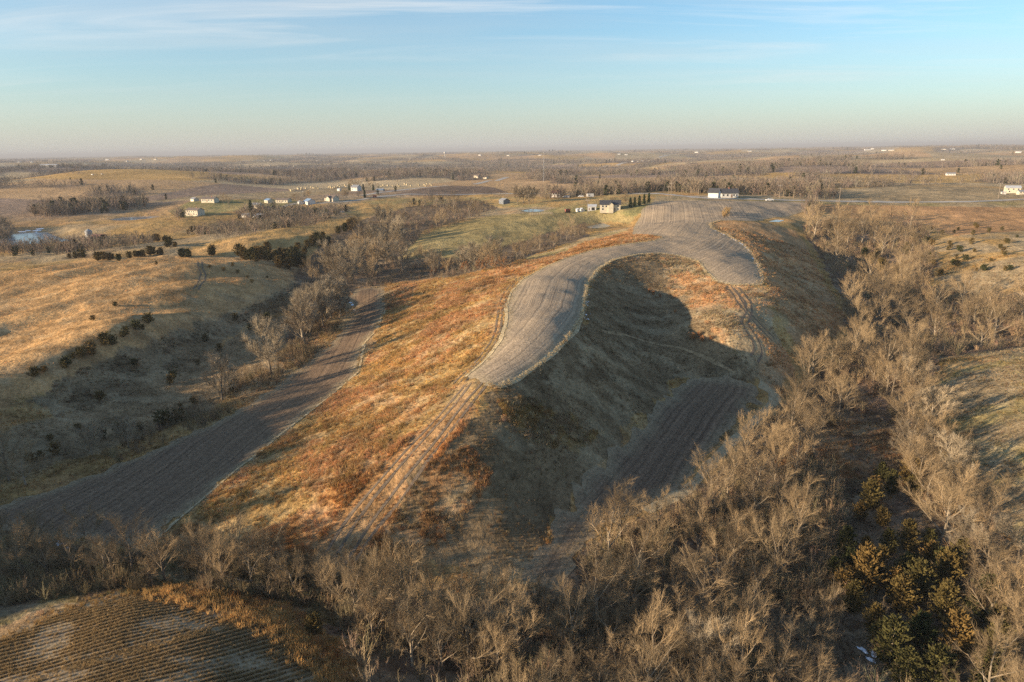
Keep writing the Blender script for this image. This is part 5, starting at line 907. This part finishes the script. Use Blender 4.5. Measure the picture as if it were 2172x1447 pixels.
wtower(533, 328, 1.0, 'tiny white water tower on the left horizon'); wtower(944, 336, .8, 'tiny pale water tower on the middle horizon')
def pole(px, py, h, lab):
    p = gpt(px, py); o = empty('utility_pole', p, R(random.uniform(-25, 25))); MB().tube([(0, 0, -.6), (0, 0, h)], [.17, .11], 6).build('post', m_wood, o); MB().box(-1.2, 1.2, -.06, .06, h - .75, h - .55).build('crossarm', m_wood, o)
    for u in (-1.05, -.4, .4, 1.05): MB().tube([(u, 0, h - .55), (u, 0, h - .3)], [.06, .05], 5).build('insulator', m_trim, o)
    tag(o, lab, 'utility pole', 'utility poles')
for px, py, h, l in ((1653, 421, 9, 'utility pole by the road right of the long white house'), (1417, 421, 8, 'left pole of the pair left of the white garage wing'), (1423, 420, 10, 'right pole of the pair left of the white garage wing'), (2117, 422, 10, 'utility pole by the road near the right edge'), (1072, 418, 9, 'pole rising behind the dark barn'), (909, 420, 8, 'utility pole in the meadow below the dark field'), (1005, 421, 8, 'utility pole in the meadow left of the dark barn'), (1780, 428, 9, 'utility pole right of the ridge field corner'), (644, 425, 8, 'utility pole behind the white gabled house'), (1246, 455, 9, 'pole in the draw below the cream farmhouse')): pole(px, py, h, l)
# ------------------------------------------------------------------ vehicles and farm gear
def car(px, py, yaw, body, lab):
    p = gpt(px, py); o = empty('parked_car', (p[0], p[1], p[2] + .12), R(yaw)); prof = [(-2.3, .45), (-2.3, .95), (-1.5, 1.05), (-1.0, 1.6), (1.2, 1.62), (1.9, 1.1), (2.3, 1.0), (2.3, .45)]; mb = MB()
    mb.quad(*[(x_, -.9, z_) for x_, z_ in prof]); mb.quad(*[(x_, .9, z_) for x_, z_ in prof][::-1])
    for i in range(len(prof)): a, b_ = prof[i], prof[(i + 1) % len(prof)]; mb.quad((a[0], -.9, a[1]), (a[0], .9, a[1]), (b_[0], .9, b_[1]), (b_[0], -.9, b_[1]))
    mb.build('body', body, o); MB().quad((-.95, -.905, 1.1), (1.6, -.905, 1.1), (1.1, -.905, 1.52), (-.8, -.905, 1.52)).build('side_window', m_glass, o); MB().quad((-1.55, -.75, 1.12), (-1.55, .75, 1.12), (-1.06, .7, 1.55), (-1.06, -.7, 1.55)).build('windscreen', m_glass, o)
    for x_ in (-1.45, 1.45):
        for y_ in (-.92, .92): MB().tube([(x_, y_ - .1, .36), (x_, y_ + .1, .36)], [.36, .36], 12).build('wheel', m_tyre, o)
    tag(o, lab, 'car')
m_carw = plain('white_car_paint', (.75, .75, .74), .3, .5); m_cars = plain('silver_car_paint', (.42, .43, .45), .3, .5)
car(1632, 427, 0, m_carw, 'white car on the road beyond the ridge field'); car(1200, 420, 10, m_carw, 'white car parked right of the red-roofed house'); car(1206, 420, 80, m_cars, 'silver car parked beside the white one by the red-roofed house'); car(1232, 419, 0, m_carw, 'white car parked under the wood right of the red-roofed house')
p = gpt(1252, 419); o = empty('camper', p, R(5)); mb = MB().box(-2.6, 2.6, -1.1, 1.1, .6, 2.9); mb.build('body', BM['white'], o); MB().box(-1.6, -.4, -1.13, -1.103, 1.5, 2.2).build('window', m_glass, o); [MB().tube([(x_, -1.12, .4), (x_, 1.12, .4)], [.4, .4], 10).build('wheel', m_tyre, o) for x_ in (-.5, .5)]; tag(o, 'white camper parked at the edge of the wood', 'camper')
def implement(px, py, yaw, lab):
    p = gpt(px, py); o = empty('farm_implement', (p[0], p[1], p[2] + .05), R(yaw)); mb = MB(); mb.quad(*[(-1.6, y_, z_) for y_, z_ in ((-1, 2.4), (1, 2.4), (.4, .8), (-.4, .8))]); mb.quad(*[(1.6, y_, z_) for y_, z_ in ((-1, 2.4), (1, 2.4), (.4, .8), (-.4, .8))][::-1])
    for a, b_ in (((-1, 2.4), (-.4, .8)), ((-.4, .8), (.4, .8)), ((.4, .8), (1, 2.4))): mb.quad((-1.6, *a), (1.6, *a), (1.6, *b_), (-1.6, *b_))
    mb.build('hopper', BM['red'], o); MB().tube([(1.6, 0, .8), (3.4, 0, .5)], [.08, .08], 5).build('drawbar', BM['red'], o)
    for x_ in (-1, 1):
        for y_ in (-1, 1): MB().tube([(x_, y_ - .15, .5), (x_, y_ + .15, .5)], [.5, .5], 12).build('wheel', m_tyre, o)
    tag(o, lab, 'wagon')
implement(1204, 452, 20, 'red wagon in the pasture left of the cream farmhouse'); implement(795, 420, 10, 'red wagon parked where the lane meets the road')
# pasture fence below the farmhouse
A_, B_ = gpt(1122, 457), gpt(1172, 455); o = empty('pasture_fence', A_); n = 14; L = B_ - A_
for i in range(n):
    q = A_ + L * i / (n - 1); zz = float(H(q[0], q[1])) - A_[2]; MB().tube([(q[0] - A_[0], q[1] - A_[1], zz - .4), (q[0] - A_[0], q[1] - A_[1], zz + 1.5)], [.12, .11], 5).build('post', m_wood, o)
for k in (.5, 1.0, 1.4): MB().tube([(L[0] * i / 13, L[1] * i / 13, float(H(A_[0] + L[0] * i / 13, A_[1] + L[1] * i / 13)) - A_[2] + k) for i in range(14)], [.05] * 14, 3, False).build('rail', m_wood, o)
tag(o, 'dark wooden pasture fence left of the cream farmhouse', 'fence')
# ------------------------------------------------------------------ round hay bales
m_hay = soft('hay', (.46, .38, .24), .3, 2.0, 1, 0, .05); mb = MB().tube([(0, -.75, .85), (0, -.7, .85), (0, .7, .85), (0, .75, .85)], [.78, .86, .86, .78], 14); me = mb.mesh('hay_bale', m_hay)
for i in range(58):
    if i < 38: px = 606 + 150 * zr.random(); py = 404.5 - (px - 606) * .068 + zr.uniform(-2.2, 3)
    else: px = 790 + 130 * zr.random(); py = 396 - (px - 790) * .016 + zr.uniform(-3, 2)
    p = gpt(px, py); o = put('hay_bale', me); o.location = p; o.rotation_euler = (0, 0, zr.uniform(0, 6.28)); s_ = float(zr.uniform(1.0, 1.25)); o.scale = (s_, s_, s_)
    tag(o, 'pale round hay bale in the %s' % ('bale field left of the white farmhouse' if i < 38 else 'field right of the white farmhouse beside the gravel road'), 'hay bale', 'hay bales %s' % ('left of the farmhouse' if i < 38 else 'by the gravel road'))
# ------------------------------------------------------------------ lingering snow and a pale fallen log
m_snow, _, _ = mat('old_snow', (.74, .78, .84), .8, .2)
def snow(pl, n, sp, s0, s1, lab):
    W = wpoly(pl, 4, False); L = np.concatenate([[0], np.cumsum(np.hypot(*np.diff(W, axis=0).T))]); V = []; F = []
    for i in range(n):
        s = zr.random() * L[-1]; x_ = np.interp(s, L, W[:, 0]) + zr.normal() * sp; y_ = np.interp(s, L, W[:, 1]) + zr.normal() * sp; k = len(V); rad = zr.uniform(s0, s1); st = zr.uniform(1, 2.6); j = np.interp(s + .5, L, W[:, 0]) - np.interp(s - .5, L, W[:, 0]); l_ = np.interp(s + .5, L, W[:, 1]) - np.interp(s - .5, L, W[:, 1]); an = math.atan2(l_, j)
        V.append((x_, y_, float(H(x_, y_)) + .16))
        for a in range(9):
            r_ = rad * zr.uniform(.5, 1.2); ax, ay = math.cos(a * .698) * r_ * st, math.sin(a * .698) * r_; X_ = x_ + ax * math.cos(an) - ay * math.sin(an); Y_ = y_ + ax * math.sin(an) + ay * math.cos(an); V.append((X_, Y_, float(H(X_, Y_)) + .07))
        F += [(k, k + 1 + a, k + 1 + (a + 1) % 9) for a in range(9)]
    o = put('snow_patches', fast_mesh('snow_patches', V, F, True), m_snow); tag(o, lab, kind='stuff')
snow([(737, 636), (747, 645), (751, 660)], 9, .15, .3, .6, 'narrow snow drift at the head of the valley field'); snow([(1512, 488), (1545, 502), (1580, 522), (1600, 545), (1612, 570)], 26, .3, .3, .7, 'broken snow line along the outer edge of the ridge field'); snow([(1246, 620), (1246, 655), (1238, 690)], 16, .5, .1, .25, 'snow flecks along the shaded edge of the ridge field')
snow([(110, 1150), (160, 1165)], 8, .4, .2, .45, 'snow flecks under the gully trees'); snow([(1860, 1225), (1930, 1220)], 12, .8, .2, .5, 'snow flecks among the cedars'); snow([(1840, 1380), (1870, 1400)], 7, .6, .2, .4, 'snow flecks below the cedar stand'); snow([(20, 495), (70, 492)], 10, 5, 1.0, 2.5, 'snow patches on the bank beyond the large pond')
p = gpt(1626, 1064); o = empty('fallen_log', p, R(-8)); MB().tube([(-2.2, 0, .3), (-.7, .1, .32), (1, 0, .3), (2.2, -.1, .24)], [.32, .3, .26, .2], 8).build('stem', m_lane, o); MB().tube([(.8, 0, .35), (1.3, .5, .9)], [.12, .06], 5).build('branch_stub', m_lane, o); tag(o, 'pale fallen log lying in the wood below the lane', 'log')
# ------------------------------------------------------------------ the air
top = CAMZ + 45.0; mh = bpy.data.materials.new('haze_air'); mh.use_nodes = True; th = mh.node_tree; th.nodes.clear(); pv = th.nodes.new('ShaderNodeVolumePrincipled'); mo = th.nodes.new('ShaderNodeOutputMaterial'); th.links.new(pv.outputs[0], mo.inputs['Volume'])
pv.inputs['Color'].default_value = (.45, .48, .54, 1); pv.inputs['Density'].default_value = 1.15e-4; mh.cycles.volume_sampling = 'DISTANCE'; pv.inputs['Anisotropy'].default_value = 0.0
hz = put('haze', MB().box(-62000, 62000, -62000, 62000, float(GZ.min()) - 1.5, top).mesh('haze'), mh); hz['kind'] = 'stuff'; hz['label'] = 'thin blue-grey haze over the far plain'
